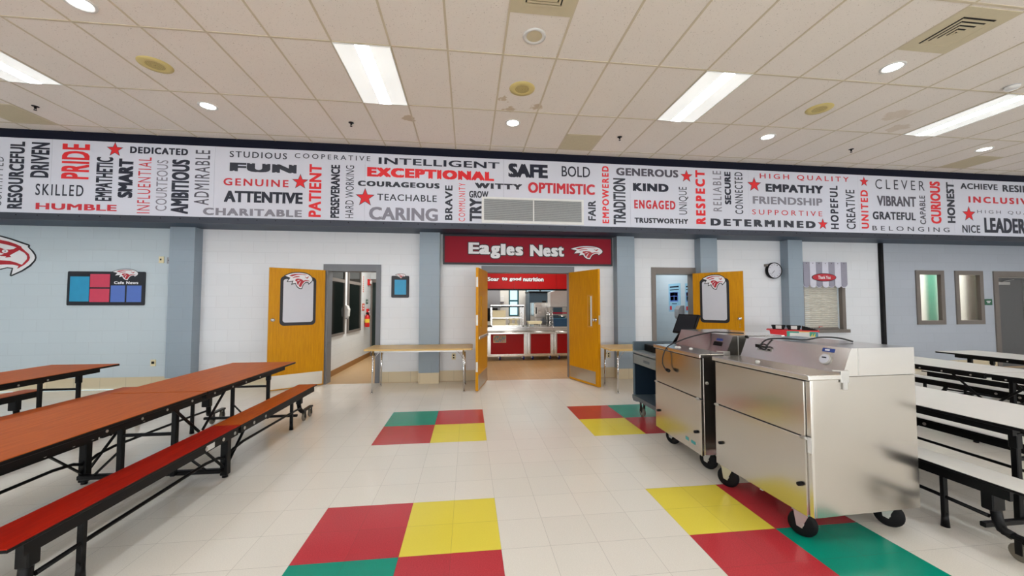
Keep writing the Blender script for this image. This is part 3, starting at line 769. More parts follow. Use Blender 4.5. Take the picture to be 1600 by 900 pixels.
for q in ([(-500, 170), (0, 228), (150, 258), (312, 300), (255, 335), (180, 348), (80, 340), (0, 312), (-400, 260)], [(370, 355), (470, 408), (522, 468), (522, 530), (430, 642), (300, 592), (200, 568), (0, 555), (-500, 560), (-700, 480), (-300, 470), (0, 475), (122, 480), (102, 507), (222, 492), (188, 460)],
          [(-120, 400), (0, 408), (78, 430), (0, 462), (-140, 450)], [(95 + 60 * math.cos(k * PI / 10), 380 + 34 * math.sin(k * PI / 10)) for k in range(20)], [(-560, 760), (-700, 1120), (-780, 1120), (-700, 800)]):
    eg.poly(wp(q, 3), 1)
eg.poly(wp([(98 + 14 * math.cos(k * PI / 6), 378 + 12 * math.sin(k * PI / 6)) for k in range(12)], 4), 0)
tag(eg.build('eagle_emblem', EMB(), None, (-9.0, 7.388, 2.2)), 'large red and white eagle head emblem on the pale blue wall', 'emblem')

def face(y): return lambda u, v, d: Vector((u, y - d, v))
nb = thing('news_board', 'wide black notice board reading Cafe News with coloured sheets on the left wall', 'notice board', (-6.32, YW - 0.001, 1.765))
MB().prism(rrect(-0.61, 0.61, -0.30, 0.295, 0.02), face(0), 0, 0.018).build('board_panel', M['blackframe'], nb)
for nm, mat_, x0, x1, z0, z1, lb in (('cyan', 'cyan', -0.567, -0.268, -0.232, 0.204, 'cyan sheet'), ('pink', 'pink', -0.257, 0.052, 0.017, 0.25, 'red pink sheet, upper'), ('pink', 'pink', -0.257, 0.052, -0.242, -0.008, 'red pink sheet, lower'),
                                     ('blue', 'blue', 0.072, 0.298, -0.242, 0.05, 'blue sheet'), ('blue', 'blue', 0.326, 0.56, -0.242, 0.05, 'blue sheet at the right edge')):
    o = MB().box(x0, x1, -0.020, -0.018, z0, z1).build('notice_sheet', M[mat_], nb); o['label'] = lb
m = MB(); m.text("Cafe News", lambda u, z: Vector((u, -0.0195, z)), 0.12, 0.505, 0.075, 0.125, False, 0.05, 1.1, 0); m.build('lettering', M['white_ink'], nb, fix=False)
m = MB(); eagle(m, lambda u, z, l: Vector((u, -0.0185 - 0.0012 * l, z)), 0.085, 0.505, 0.135, 0.345, (0, 1, 2)); m.build('eagle_emblem', EMB(), nb)
sb = thing('notice_frame', 'small black notice frame with a cyan sheet beside the corridor doorway', 'notice board', (-1.295, YW - 0.001, 1.82))
MB().prism(rrect(-0.165, 0.165, -0.212, 0.205, 0.02), face(0), 0, 0.015).build('board_panel', M['blackframe'], sb)
MB().box(-0.105, 0.112, -0.017, -0.015, -0.155, 0.13).build('notice_sheet', M['cyan'], sb)
m = MB(); eagle(m, lambda u, z, l: Vector((u, -0.0155 - 0.0012 * l, z)), -0.09, 0.10, 0.155, 0.25, (0, 1, 2), 0, 40); m.build('eagle_emblem', EMB(), sb)

ck = thing('wall_clock', 'round white wall clock with black rim above the double carts', 'clock', (6.52, YW - 0.001, 2.20))
m = MB(); m.lathe([(0.0, 0), (0.165, 0), (0.172, -0.03), (0.172, -0.078), (0.160, -0.085), (0.157, -0.078), (0.157, -0.07)], (0, 0, 0), 40, 0, 'Y'); m.build('clock_rim', M['black'], ck)
m = MB(); m.lathe([(0.157, -0.0705), (0.0, -0.0705)], (0, 0, 0), 40, 0, 'Y'); m.build('clock_face', M['white_board'], ck)
m = MB()
for k in range(1, 13):
    a = PI / 2 - k * PI / 6; u, v = 0.128 * math.cos(a), 0.128 * math.sin(a)
    w = 0.009 if k < 10 else 0.014
    m.text(str(k), lambda p, q: Vector((p, -0.0715, q)), u - w, u + w, v - 0.012, v + 0.012, False, 0.0, 1, 0)
m.build('numerals', M['ink_s'], ck, fix=False)
hd = lambda a, l, w: MB().bar((0, -0.073, 0), (l * math.sin(a), -0.073, l * math.cos(a)), 0.002, w)
hd(math.radians(222), 0.075, 0.008).build('hour_hand', M['black'], ck); hd(math.radians(224), 0.115, 0.005).build('minute_hand', M['black'], ck)
MB().box(-0.185, -0.14, -0.05, 0, 0.09, 0.14).build('clock_bracket', M['frame_taupe'], ck)

# serving window: shutter, frame and striped awning sign
m = MB(); x0, x1, z0, z1 = 7.22, 8.16, 0.93, 1.98
m.box(x0 - 0.06, x0 + 0.01, 7.34, 7.42, z0 - 0.02, z1 + 0.06); m.box(x1 - 0.01, x1 + 0.07, 7.34, 7.42, z0 - 0.02, z1 + 0.06); m.box(x0, x1, 7.34, 7.42, z1 - 0.01, z1 + 0.06); m.box(x0 - 0.06, x1 + 0.12, 7.30, 7.42, z0 - 0.07, z0)
struct(m.build('window_7', M['frame_taupe']))
sh = thing('roll_shutter', 'closed pale grey roll down shutter of the serving window under the striped awning', 'shutter', (7.69, 7.46, 0.93))
m = MB()
for k in range(24):
    z = 0.03 + k * 0.0425
    m.prism([(0, z), (-0.010, z + 0.012), (-0.012, z + 0.028), (0, z + 0.0405)], lambda u, v, d: Vector((d, u, v)), -0.46, 0.46)
m.build('shutter_curtain', plain('pale_shutter_paint', (206, 200, 188), 0.45), sh)
MB().box(-0.46, 0.46, -0.02, 0.005, 0.0, 0.03).build('shutter_bottom_bar', M['frame_taupe'], sh)
m = MB(); m.box(-0.035, 0.05, -0.03, -0.02, 0.05, 0.062); m.box(-0.035, -0.022, -0.03, -0.02, 0.03, 0.05); m.build('shutter_latch', plain('red_latch_paint', (190, 40, 40), 0.4), sh)
aw = thing('awning_sign', 'grey and white striped awning sign with a red oval reading Thank You', 'sign', (7.705, 7.30, 2.394))
M['stripe_grey'] = plain('grey_stripe', (150, 148, 164), 0.5); M['stripe_white'] = plain('white_stripe', (214, 214, 228), 0.5)
for k in range(7):
    a = -0.529 + k * 0.1512; g_ = k % 2 == 0
    zb = -0.47 if g_ else -0.49
    def pl(zb, a, b):
        r = (b - a) / 2; return [(b, 0), (a, 0)] + [(a + r - r * math.cos(t_ * PI / 10), zb - 0.07 * math.sin(t_ * PI / 10)) for t_ in range(11)]
    st = MB().prism(pl(zb, a + 0.002, a + 0.149), lambda u, v, d: Vector((u, -d, v)), 0, 0.012).build('awning_stripe', M['stripe_grey' if g_ else 'stripe_white'], aw)
    if g_:
        MB().prism(pl(-0.49, a + 0.001, a + 0.150), lambda u, v, d: Vector((u, -d, v)), -0.006, 0.0).build('stripe_border', M['stripe_white'], st)
    MB().cyl((a + 0.075, -0.012, -0.03), (a + 0.075, -0.015, -0.03), 0.009, n=8).build('stripe_screw', M['ink_s'], st)
el = [(0.295 * math.cos(2 * PI * k / 40), 0.088 * math.sin(2 * PI * k / 40)) for k in range(40)]
f3 = lambda u, v, d: Vector((u - 0.045, -d, v - 0.335))
ov = MB().prism(el, f3, 0.012, 0.02).build('oval_border', M['blackframe'], aw)
MB().prism([(u * 0.95, v * 0.86) for u, v in el], f3, 0.02, 0.0225).build('oval_panel', plain('red_oval_panel', (190, 34, 52), 0.4), ov)
m = MB(); m.text("Thank You", lambda u, z: Vector((u, -0.0235, z)), -0.045 - 0.15, -0.045 + 0.15, -0.37, -0.30, False, 0.03, 0.95, 0); m.build('lettering', M['white_ink'], ov, fix=False)

def wall_plate(name, label, cat, x, z, w, h, y=YW, mat='cream', dark=None):
    t = thing(name, label, cat, (x, y, z))
    MB().box(-w / 2, w / 2, -0.012, 0, -h / 2, h / 2, 0, 0.003).build('cover_plate', M[mat], t)
    m = MB()
    for q in (dark or []): m.box(q[0], q[1], -0.014, -0.011, q[2], q[3])
    m.build('socket', M['black'] if mat == 'cream' else M['ink_s'], t)
    return t
sock = [(-0.016, 0.016, 0.01, 0.036), (-0.016, 0.016, -0.036, -0.01)]
wall_plate('thermostat', 'small cream wall control high on the pale blue wall beside the left pilaster', 'thermostat', -5.467, 2.28, 0.085, 0.12, dark=[(-0.02, 0.005, -0.01, 0.02)])
wall_plate('wall_outlet', 'cream wall outlet with a square black socket low on the pale blue wall', 'outlet', -5.535, 0.447, 0.085, 0.115, dark=[(-0.026, 0.02, -0.018, 0.026)])
wall_plate('wall_outlet', 'narrow grey outlet plate low against the left pilaster', 'outlet', -5.25, 0.445, 0.06, 0.115, mat='grey_plastic', dark=[(-0.012, 0.012, 0.01, 0.036), (-0.012, 0.012, -0.036, -0.01)])
wall_plate('wall_outlet', 'cream double outlet under the long folding table left of the kitchen', 'outlet', -0.275, 0.473, 0.075, 0.115, mat='cream', dark=[(-0.014, 0.014, 0.01, 0.036), (-0.014, 0.014, -0.036, -0.01)])
wall_plate('wall_outlet', 'cream double outlet behind the folding table right of the kitchen doors', 'outlet', 2.83, 0.455, 0.08, 0.115, mat='cream', dark=[(-0.014, 0.014, 0.01, 0.036), (-0.014, 0.014, -0.036, -0.01)])
wall_plate('light_switch', 'pale grey switch plate against the left pilaster, beside the cream wall control', 'switch', -5.345, 2.27, 0.06, 0.11, mat='grey_plastic', dark=[(-0.008, 0.008, -0.014, 0.014)])
rs = thing('room_sign', 'small green sign with two white text lines beside the grey double door', 'sign', (12.0, YW - 0.001, 1.525))
MB().box(-0.105, 0.105, -0.008, 0, -0.07, 0.07, 0, 0.003).build('sign_plate', plain('green_sign_plate', (14, 92, 62), 0.4), rs)
MB().box(-0.055, 0.06, -0.0095, -0.008, 0.008, 0.026).box(-0.035, 0.04, -0.0095, -0.008, -0.022, -0.006).build('lettering', M['white_ink'], rs)
def spline(pts, n=6):
    out = []
    for i in range(len(pts) - 1):
        p0, p1, p2, p3 = pts[max(i - 1, 0)], pts[i], pts[i + 1], pts[min(i + 2, len(pts) - 1)]
        for k in range(n):
            t = k / n; out.append(0.5 * ((2 * p1) + (p2 - p0) * t + (2 * p0 - 5 * p1 + 4 * p2 - p3) * t * t + (3 * p1 - p0 - 3 * p2 + p3) * t ** 3))
    return out + [pts[-1]]
# ------------------------------------------------------------------ cafeteria tables with folding benches
def caster_truck(parent, x, y, d):
    """two wheels under a short plate at the outer end of a bench; d = +1/-1 outward along y"""
    t = MB().box(x - 0.024, x + 0.024, min(y - d * 0.04, y + d * 0.25), max(y - d * 0.04, y + d * 0.25), 0.118, 0.142, 0, 0.004)
    for q in (0.03, 0.215):
        t.box(x - 0.021, x - 0.014, y + d * q - 0.014, y + d * q + 0.014, 0.04, 0.12); t.box(x + 0.014, x + 0.021, y + d * q - 0.014, y + d * q + 0.014, 0.04, 0.12)
    o = t.build('caster_fork', M['black'], parent)
    for q in (0.03, 0.215):
        MB().lathe([(0.012, -0.013), (0.044, -0.013), (0.05, -0.008), (0.05, 0.008), (0.044, 0.013), (0.012, 0.013)], (x, y + d * q, 0.05), 18, 0, 'X').build('wheel', M['caster_tread'], o)
def cafeteria_table(label, cat, loc, top_mats, bench_mats, group, plate=False):
    """origin on the floor under the middle seam, length along y"""
    t = thing('cafeteria_table', label, cat, loc, 0, group)
    HL = 1.67
    for d, mt in zip((-1, 1), top_mats):
        a, b = sorted((d * 0.005, d * HL))
        MB().box(-0.38, 0.38, a + 0.003, b - 0.003, 0.733, 0.737, 0).box(-0.382, 0.382, a, b, 0.712, 0.733, 1, 0.003).build('table_top', [mt, M['black']], t)
        m = MB()
        for x in (-0.335, 0.335): m.box(x - 0.016, x + 0.016, *sorted((d * 0.03, d * 1.45)), 0.668, 0.712)
        for y in (0.05, 0.75, 1.36): m.box(-0.335, 0.335, *sorted((d * y - 0.015, d * y + 0.015)), 0.678, 0.712)
        for x in (-0.352, 0.352):
            for y in (0.14, 0.40, 0.62, 0.88): m.cyl((x, d * y, 0.69), (x * 1.012, d * y, 0.69), 0.009, n=8, mi=1)
        m.build('table_rail', [M['black'], M['galv']], t)
    for s in (-1, 1):
        X = s * 0.54
        for d, mt in zip((-1, 1), bench_mats):
            a, b = sorted((d * 0.003, d * HL))
            bs = MB().box(X - 0.113, X + 0.113, a, b, 0.436, 0.44, 0).box(X - 0.115, X + 0.115, a, b, 0.42, 0.436, 1, 0.003).build('bench_seat', [mt, M['black']], t)
            if mt != M['white_top']: bs['label'] = 'red bench half' if d < 0 else 'orange bench half'
            m = MB(); ya, yb = sorted((d * 0.02, d * 1.60))
            for x in (X - 0.095, X + 0.095): m.box(x - 0.012, x + 0.012, ya, yb, 0.362, 0.42)
            for x in (X - 0.108, X + 0.108):
                for y in (0.07, 0.22, 0.42): m.cyl((x, d * y, 0.392), (x + (0.004 if x > X else -0.004), d * y, 0.392), 0.014, n=10, mi=1)
            for y in (0.06, 1.22, 1.52): m.box(X - 0.095, X + 0.095, d * y - 0.02, d * y + 0.02, 0.37, 0.42)
            m.build('bench_rail', [M['black'], M['galv']], bs)
            # slender mid leg with a flared foot
            MB().box(X - 0.016, X + 0.016, d * 1.22 - 0.013, d * 1.22 + 0.013, 0.03, 0.42, 0, 0.003).cyl((X, d * 1.22, 0.0), (X, d * 1.22, 0.10), 0.023, 0.016).build('bench_leg', M['black'], t)
            # end leg curving out to the caster truck
            m = MB().tube([(X - s * 0.02, d * 1.46, 0.40), (X - s * 0.02, d * 1.46, 0.23), (X - s * 0.015, d * 1.47, 0.175), (X, d * 1.495, 0.14), (X, d * 1.54, 0.128)], 0.026, 8)
            m.box(X - 0.045, X + 0.015 if s > 0 else X + 0.045, d * 1.46 - 0.03, d * 1.46 + 0.03, 0.24, 0.41, 0, 0.006)
            m.build('end_leg', M['black'], t)
            caster_truck(t, X, d * 1.54, d)
            # torsion rod from the middle leg out past the slender leg
            MB().tube([(X, d * 0.03, 0.17), (X, d * 0.10, 0.20), (X, d * 0.25, 0.215), (X, d * 1.16, 0.20), (X, d * 1.44, 0.19)], 0.0125, 8).build('stretcher_rod', M['black'], t)
            m = MB(); m.bar((X, d * 0.02, 0.09), (X, d * 0.33, 0.38), 0.022, 0.012); m.build('diagonal_brace', M['black'], t)
        MB().box(X - 0.028, X + 0.028, -0.03, 0.03, 0.02, 0.40, 0, 0.006).cyl((X, 0, 0), (X, 0, 0.03), 0.022).build('center_leg', M['black'], t)
    for x in (-0.2, 0.2):
        MB().box(x - 0.019, x + 0.019, -0.115, -0.077, 0.07, 0.70, 0, 0.004).build('table_leg', M['black'], t)
        for d in (-1, 1):
            MB().box(x - 0.017, x + 0.017, d * 1.37 - 0.017, d * 1.37 + 0.017, 0.10, 0.70, 0, 0.004).box(x - 0.022, x + 0.022, d * 1.37 - 0.022, d * 1.37 + 0.022, 0.56, 0.66, 0, 0.003).build('table_leg', M['black'], t)
    m = MB(); m.bar((-0.2, -0.096, 0.415), (0.2, -0.096, 0.415), 0.024, 0.024); m.bar((-0.54, -0.05, 0.075), (0.54, -0.05, 0.075), 0.045, 0.035)
    m.bar((-0.2, -0.096, 0.30), (-0.42, -0.06, 0.09), 0.022, 0.012); m.bar((0.2, -0.096, 0.30), (0.42, -0.06, 0.09), 0.022, 0.012)
    m.build('cross_frame', M['black'], t)
    for d in (-1, 1):
        m = MB(); m.bar((-0.2, d * 1.37, 0.49), (0.2, d * 1.37, 0.49), 0.024, 0.024); m.bar((-0.53, d * 1.40, 0.115), (0.53, d * 1.40, 0.115), 0.03, 0.03)
        m.bar((-0.2, d * 1.37, 0.29), (-0.06, d * 1.385, 0.125), 0.02, 0.012); m.bar((0.2, d * 1.37, 0.29), (0.06, d * 1.385, 0.125), 0.02, 0.012)
        m.build('cross_frame', M['black'], t)
    # hinge linkage under the seam
    m = MB()
    for x in (-0.335, 0.335):
        m.bar((x, -0.32, 0.68), (x, -0.02, 0.40), 0.014, 0.02); m.bar((x, 0.32, 0.68), (x, 0.02, 0.40), 0.014, 0.02)
    m.build('fold_linkage', M['black'], t)
    if plate: MB().box(0.648, 0.651, -0.42, -0.33, 0.372, 0.412).build('maker_plate', M['white_plastic'], t)
    return t
g1 = 'brown folding cafeteria tables on the left'; g2 = 'white folding cafeteria tables on the right'
t1 = cafeteria_table('orange brown cafeteria table nearest the middle aisle, with red and orange benches', 'table', (-2.62, 3.57, 0), (M['wood_top'], M['wood_top']), (M['bench_red'], M['bench_orange']), g1, True)
t2 = recopy(t1, (-4.76, 3.66, 0), 'orange brown cafeteria table behind the first one, close to the eagle emblem')
w1 = cafeteria_table('white cafeteria table right beside the large steel milk cooler', 'table', (3.73, 3.45, 0), (M['white_top'],) * 2, (M['white_top'],) * 2, g2)
w2 = recopy(w1, (5.98, 3.50, 0), 'white cafeteria table between the cooler side table and the far one')
w2['label'] = 'white cafeteria table in the middle of the three white ones'
w3 = recopy(w1, (7.78, 3.53, 0), 'white cafeteria table farthest from the milk coolers, toward the small windows')

# ------------------------------------------------------------------ folding tables along the wall
def folding_table(label, loc, rz, L=1.80, D=0.72):
    t = thing('utility_table', label, 'table', loc, rz, 'tan utility tables along the wall')
    f3 = lambda u, v, d: Vector((u, v, d))
    MB().prism(rrect(-L / 2, L / 2, -D / 2, D / 2, 0.05, 4), f3, 0.71, 0.737).build('table_top', [M['fold_top']], t)
    m = MB(); m.box(-L / 2 + 0.12, L / 2 - 0.12, -D / 2 + 0.06, -D / 2 + 0.075, 0.68, 0.71); m.box(-L / 2 + 0.12, L / 2 - 0.12, D / 2 - 0.075, D / 2 - 0.06, 0.68, 0.71); m.build('apron_rail', M['galv'], t)
    for sx in (-1, 1):
        for sy in (-1, 1):
            x, y = sx * (L / 2 - 0.15), sy * (D / 2 - 0.055)
            m = MB(); m.cyl((x, y * 0.97, 0.71), (x + sx * 0.012, y, 0.02), 0.019, 0.0125, 12); m.cyl((x + sx * 0.012, y, 0.0), (x + sx * 0.012, y, 0.02), 0.022, 0.016, 12)
            m.tube([(x, y * 0.97, 0.55), (x - sx * 0.05, y * 0.97, 0.63), (x - sx * 0.12, y * 0.97, 0.705)], 0.005, 6)
            m.build('table_leg', M['chrome'], t)
    return t
folding_table('tan folding table with chrome legs left of the open kitchen doors', (-0.815, 6.775, 0), math.radians(-1.5), 1.79, 0.69)
folding_table('tan folding table with chrome legs right of the kitchen doors, half hidden by the carts', (3.25, 6.36, 0), 0.0, 1.82, 0.72)

# ------------------------------------------------------------------ milk coolers
def cooler(name_label, loc, rz, LY, DX, zb, ledge, mats, extra, posts, wx, wy, swivel):
    """origin at the near front corner; x = depth away from the aisle, y = along the front"""
    c = thing('milk_cooler', name_label, 'milk cooler', loc, rz, 'steel milk coolers')
    side, frt = mats
    MB().box(0.018, DX, 0, LY, zb, 1.035, 0, 0.004).build('cooler_body', side, c)
    pa = 0.035 if posts else 0.0
    for ya in ((0.0, LY - 0.035) if posts else ()): MB().box(0.004, 0.02, ya, ya + 0.035, zb, 1.03, 0, 0.003).build('corner_post', M['steel_bright'], c)
    MB().box(-0.006, 0.018, pa + 0.003, LY - 0.015, 0.665, 1.008, 0, 0.002).build('upper_drop_front', frt, c)
    MB().box(-0.008, 0.018, pa + 0.001, LY - 0.004, zb - 0.005, 0.657, 0, 0.002).build('lower_front', frt, c)
    MB().box(0.0, 0.018, pa + 0.003, LY - 0.015, 0.657, 0.665).build('front_gasket', M['dark_gap'], c)
    lid = MB().box(-0.02, ledge + 0.012, -0.012, LY + 0.01, 1.018, 1.052, 0, 0.006, 2).build('lid', M['steel_bright'], c)
    MB().box(0.004, ledge, 0.004, LY - 0.004, 1.008, 1.018).build('lid_gasket', M['dark_gap'], lid)
    top = 1.21
    prof = [(ledge, 1.038), (ledge, 1.05), (ledge + 0.068, top), (DX, top), (DX, 1.038)]
    h = MB().prism(prof, lambda u, v, d: Vector((u, d, v)), 0.0, LY).build('hood', M['steel_bright'], c)
    MB().box(ledge + 0.115, ledge + 0.12, -0.0015, 0, 1.04, top - 0.003).box(ledge, DX, -0.0015, 0, 1.036, 1.039).build('hood_seam', M['galv'], h)
    sl = Vector((0.068, 0, 0.16)).normalized()
    for y in (0.02, LY - 0.05):
        m = MB(); m.box(-0.022, -0.008, y, y + 0.035, 0.648, 0.668, 0, 0.003); m.cyl((-0.018, y - 0.005, 0.658), (-0.018, y + 0.04, 0.658), 0.006, n=8); m.build('front_hinge', M['galv'], c)
    for y in (0.075, LY - 0.07):
        MB().cyl((-0.008, y, 0.36), (-0.03, y, 0.36), 0.014, 0.012, 12).build('bumper_knob', M['rubber'], c)
    m = MB(); m.box(ledge - 0.03, ledge + 0.03, -0.014, -0.002, 1.0, 1.075, 0, 0.002); m.box(ledge - 0.012, ledge + 0.015, -0.016, -0.001, 0.955, 1.02, 0, 0.002); m.bar((ledge - 0.09, -0.006, 1.078), (ledge, -0.006, 1.07), 0.012, 0.008); m.build('lid_hinge', M['galv'], c)
    if posts: MB().box(0.0015, 0.003, 0.004, 0.03, 0.57, 0.665).build('hinge_plate', M['white_plastic'], c)
    for (x, y) in ((wx, wy[0]), (wx, wy[1]), (DX - 0.075, wy[0]), (DX - 0.075, wy[1])):
        r = 0.079; spin = lambda b: bmesh.ops.rotate(b.bm, cent=(x, y, 0), matrix=Matrix.Rotation(swivel, 3, 'Z'), verts=b.bm.verts)
        m = MB(); m.box(x - 0.045, x + 0.045, y - 0.05, y + 0.05, zb - 0.012, zb, 0, 0.002); 
        for dx in (-0.028, 0.024):
            m.prism([(y - 0.045, zb - 0.01), (y + 0.045, zb - 0.01), (y + 0.03, r - 0.012), (y, r - 0.022), (y - 0.005, r)], lambda u, v, d: Vector((d, u, v)), x + dx, x + dx + 0.004)
        spin(m); fk = m.build('caster_fork', M['galv'], c)
        w = MB(); w.lathe([(0.012, -0.019), (0.056, -0.019), (0.07, -0.016), (r, -0.008), (r, 0.008), (0.07, 0.016), (0.056, 0.019), (0.012, 0.019)], (x, y, r), 28, 0, 'X')
        w.cyl((x - 0.034, y, r), (x + 0.034, y, r), 0.009, n=10, mi=1)
        spin(w); w.build('wheel', [M['rubber'], M['galv']], fk)
    extra(c, ledge, top, LY, DX, h)
    return c
def slope_pt(ledge, y, s, off=0.0):
    """point on the sloping hood face, s = 0 bottom .. 1 top"""
    n = Vector((-0.16, 0, 0.068)).normalized()
    return Vector((ledge + 0.068 * s, y, 1.05 + 0.16 * s)) + n * off
def slope_quad(m, ledge, y0, y1, s0, s1, off, mi=0):
    th = 0.003
    n = Vector((-0.16, 0, 0.068)).normalized()
    a = [slope_pt(ledge, y1, s0, off), slope_pt(ledge, y0, s0, off), slope_pt(ledge, y0, s1, off), slope_pt(ledge, y1, s1, off)]
    b = [p + n * th for p in a]
    va = [m.bm.verts.new(p) for p in a]; vb = [m.bm.verts.new(p) for p in b]
    fs = [m.bm.faces.new(vb)]
    for i in range(4): fs.append(m.bm.faces.new((va[i], va[(i + 1) % 4], vb[(i + 1) % 4], vb[i])))
    for f in fs: f.material_index = mi
    return m
M['badge_blue'] = plain('blue_badge', (30, 62, 140), 0.35)
M['cord'] = plain('black_power_cord', (24, 24, 28), 0.5)
def ext_front(c, ledge, top, LY, DX, h):
    n = Vector((-0.16, 0, 0.068)).normalized()
    p = slope_pt(ledge, 0.135, 0.46)
    m = MB(); m.cyl(p, p + n * 0.012, 0.038, 0.036, 24, 0); m.cyl(p + n * 0.012, p + n * 0.0135, 0.031, 0.031, 24, 1); g = m.build('thermometer', [M['galv'], M['white_board']], h)
    m = MB(); q = p + n * 0.014
    m.box(-0.015, 0.015, -0.0005, 0.0005, 0.004, 0.012, 0, 0, 1, Matrix.Translation(q) @ Matrix.Rotation(PI / 2, 4, 'Z')); m.box(-0.016, 0.016, -0.0005, 0.0005, -0.014, -0.008, 0, 0, 1, Matrix.Translation(q) @ Matrix.Rotation(PI / 2, 4, 'Z'))
    m.build('thermometer_dial_marks', M['ink_b'], g)
    slope_quad(MB(), ledge, 0.095, 0.175, 0.76, 0.90, 0.0).build('badge', M['badge_blue'], h)
    m = MB(); slope_quad(m, ledge, 0.125, 0.155, 0.80, 0.86, 0.0025); m.build('badge_mark', M['white_ink'], h)
    m = MB(); slope_quad(m, ledge, 0.56, 0.70, 0.42, 0.56, 0.0); slope_quad(m, ledge, 0.575, 0.60, 0.46, 0.52, 0.003, 1); slope_quad(m, ledge, 0.64, 0.68, 0.46, 0.52, 0.003, 1); m.build('latch_plate', [M['galv'], M['black']], h)
    q = slope_pt(ledge, 0.66, 0.62, 0.025)
    m = MB(); m.tube(spline([q + Vector((0, 0.02, -0.02)), q + Vector((0, -0.03, 0.012)), q + Vector((0.0, -0.07, 0.0)), q + Vector((0.0, -0.04, -0.03)), q + Vector((0, 0.01, -0.015))]), 0.006, 8)
    m.tube(spline([q, q + Vector((0.03, -0.04, 0.05)), Vector((ledge + 0.11, 0.53, top + 0.014)), Vector((ledge + 0.22, 0.46, top + 0.008)), Vector((ledge + 0.32, 0.42, top + 0.03)), Vector((ledge + 0.41, 0.36, top + 0.028)), Vector((ledge + 0.46, 0.30, top + 0.007))]), 0.006, 8)
    m.build('power_cord', M['cord'], h)
    MB().box(-0.012, 0.012, -0.02, 0.02, -0.012, 0.012, 0, 0.003, 1, Matrix.Translation(q + Vector((0, 0.02, -0.005)))).build('plug', M['black'], h)
    MB().cyl((ledge * 0.45, 0.52, 1.052), (ledge * 0.45, 0.52, 1.062), 0.017, 0.012, 12).build('lid_bumper', M['white_plastic'], c)
    MB().cyl((0.07, 0.45, 0.18), (0.05, 0.45, 0.135), 0.014, 0.012, 10).build('drain_plug', M['white_plastic'], c)
    MB().box(ledge + 0.055, ledge + 0.07, LY - 0.012, LY + 0.012, top - 0.01, top + 0.012, 0, 0.002).build('hood_clip', M['black'], h)
def ext_rear(c, ledge, top, LY, DX, h):
    slope_quad(MB(), ledge, 0.10, 0.21, 0.36, 0.58, 0.002).build('temperature_controller', M['black'], h)
    m = MB(); slope_quad(m, ledge, 0.11, 0.19, 0.64, 0.76, 0.0); m.build('badge', M['badge_blue'], h)
    m = MB()
    pts = [Vector((ledge + 0.25, 0.10, top + 0.012)), Vector((ledge + 0.12, 0.20, top + 0.014)), Vector((ledge + 0.065, 0.31, top + 0.006)), Vector((ledge - 0.06, 0.41, 1.17)), Vector((ledge - 0.15, 0.50, 1.115)), Vector((-0.01, 0.545, 1.055)), Vector((-0.05, 0.56, 0.97)), Vector((-0.055, 0.565, 0.89)), Vector((-0.05, 0.545, 0.85)), Vector((-0.05, 0.51, 0.835))]
    m.tube(spline(pts), 0.006, 8)
    cdn = m.build('power_cord', M['cord'], h)
    MB().cyl((-0.05, 0.51, 0.835), (-0.05, 0.455, 0.83), 0.014, 0.018, 12).build('plug', M['black'], cdn)
    m = MB()
    for x, y in ((0.07, 0.52), (0.09, 0.50), (0.14, 0.38)): m.lathe([(0, 0.012), (0.014, 0.008), (0.018, 0)], (x, y, 1.052), 12)
    m.build('lid_bumper', M['white_plastic'], c)
    m = MB(); m.box(-0.0095, -0.008, 0.045, 0.075, 0.235, 0.262, 0); m.box(-0.0095, -0.008, 0.095, 0.16, 0.236, 0.262, 1); m.box(-0.0095, -0.008, 0.20, 0.25, 0.236, 0.266, 1); m.build('maker_label', [M['galv'], plain('teal_label', (60, 150, 150), 0.4)], c)
    MB().cyl((0.05, 0, 0.80), (0.05, -0.012, 0.80), 0.014, 0.010, 12).build('side_lock', M['galv'], c)
cooler('larger steel milk cooler in front, with round thermometer on its sloped hood', (2.101, 2.116, 0), math.radians(2.5), 0.85, 0.80, 0.18, 0.245, (M['steel'], M['steel']), ext_front, True, 0.055, (0.13, 0.79), math.radians(36))
cooler('steel milk cooler behind, with a black power cord looped over its front', (2.022, 3.088, 0), math.radians(-0.6), 0.822, 0.80, 0.18, 0.235, (M['steel'], M['steel']), ext_rear, False, 0.15, (0.15, 0.76), math.radians(30))

# ------------------------------------------------------------------ grey cashier cart with touch screen
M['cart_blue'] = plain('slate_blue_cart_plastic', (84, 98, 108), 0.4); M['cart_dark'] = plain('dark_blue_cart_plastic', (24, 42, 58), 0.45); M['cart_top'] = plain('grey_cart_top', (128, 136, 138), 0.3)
gc = thing('cashier_cart', 'slate grey plastic cashier cart behind the rear milk cooler', 'cart', (2.21, 4.08, 0))
LY, DX = 0.81, 0.68
m = MB(); m.box(0, DX, LY - 0.03, LY, 0.24, 0.985, 0, 0.012, 2); m.box(0.0, DX, 0, 0.03, 0.24, 0.90, 0, 0.012, 2); m.box(DX - 0.03, DX, 0.03, LY - 0.03, 0.24, 0.90); m.build('cart_shell', M['cart_blue'], gc)
MB().prism([(0.0, 0.23), (0.0, 0.275), (LY, 0.275), (LY, 0.23), (LY - 0.03, 0.20), (LY - 0.12, 0.205), (LY - 0.2, 0.225), (0.2, 0.225), (0.12, 0.205), (0.03, 0.20)], lambda u, v, d: Vector((d, u, v)), -0.008, DX).build('cart_base', M['cart_blue'], gc)
MB().box(-0.01, DX, 0.0, LY - 0.03, 0.835, 0.868, 0, 0.008, 2).build('cart_top', M['cart_top'], gc)
dr = MB().box(-0.004, 0.5, 0.035, LY - 0.035, 0.70, 0.822, 0, 0.006).build('drawer', M['cart_top'], gc)
MB().box(-0.007, -0.003, 0.33, 0.48, 0.745, 0.775, 0, 0.001).build('drawer_pull', M['cart_blue'], dr)
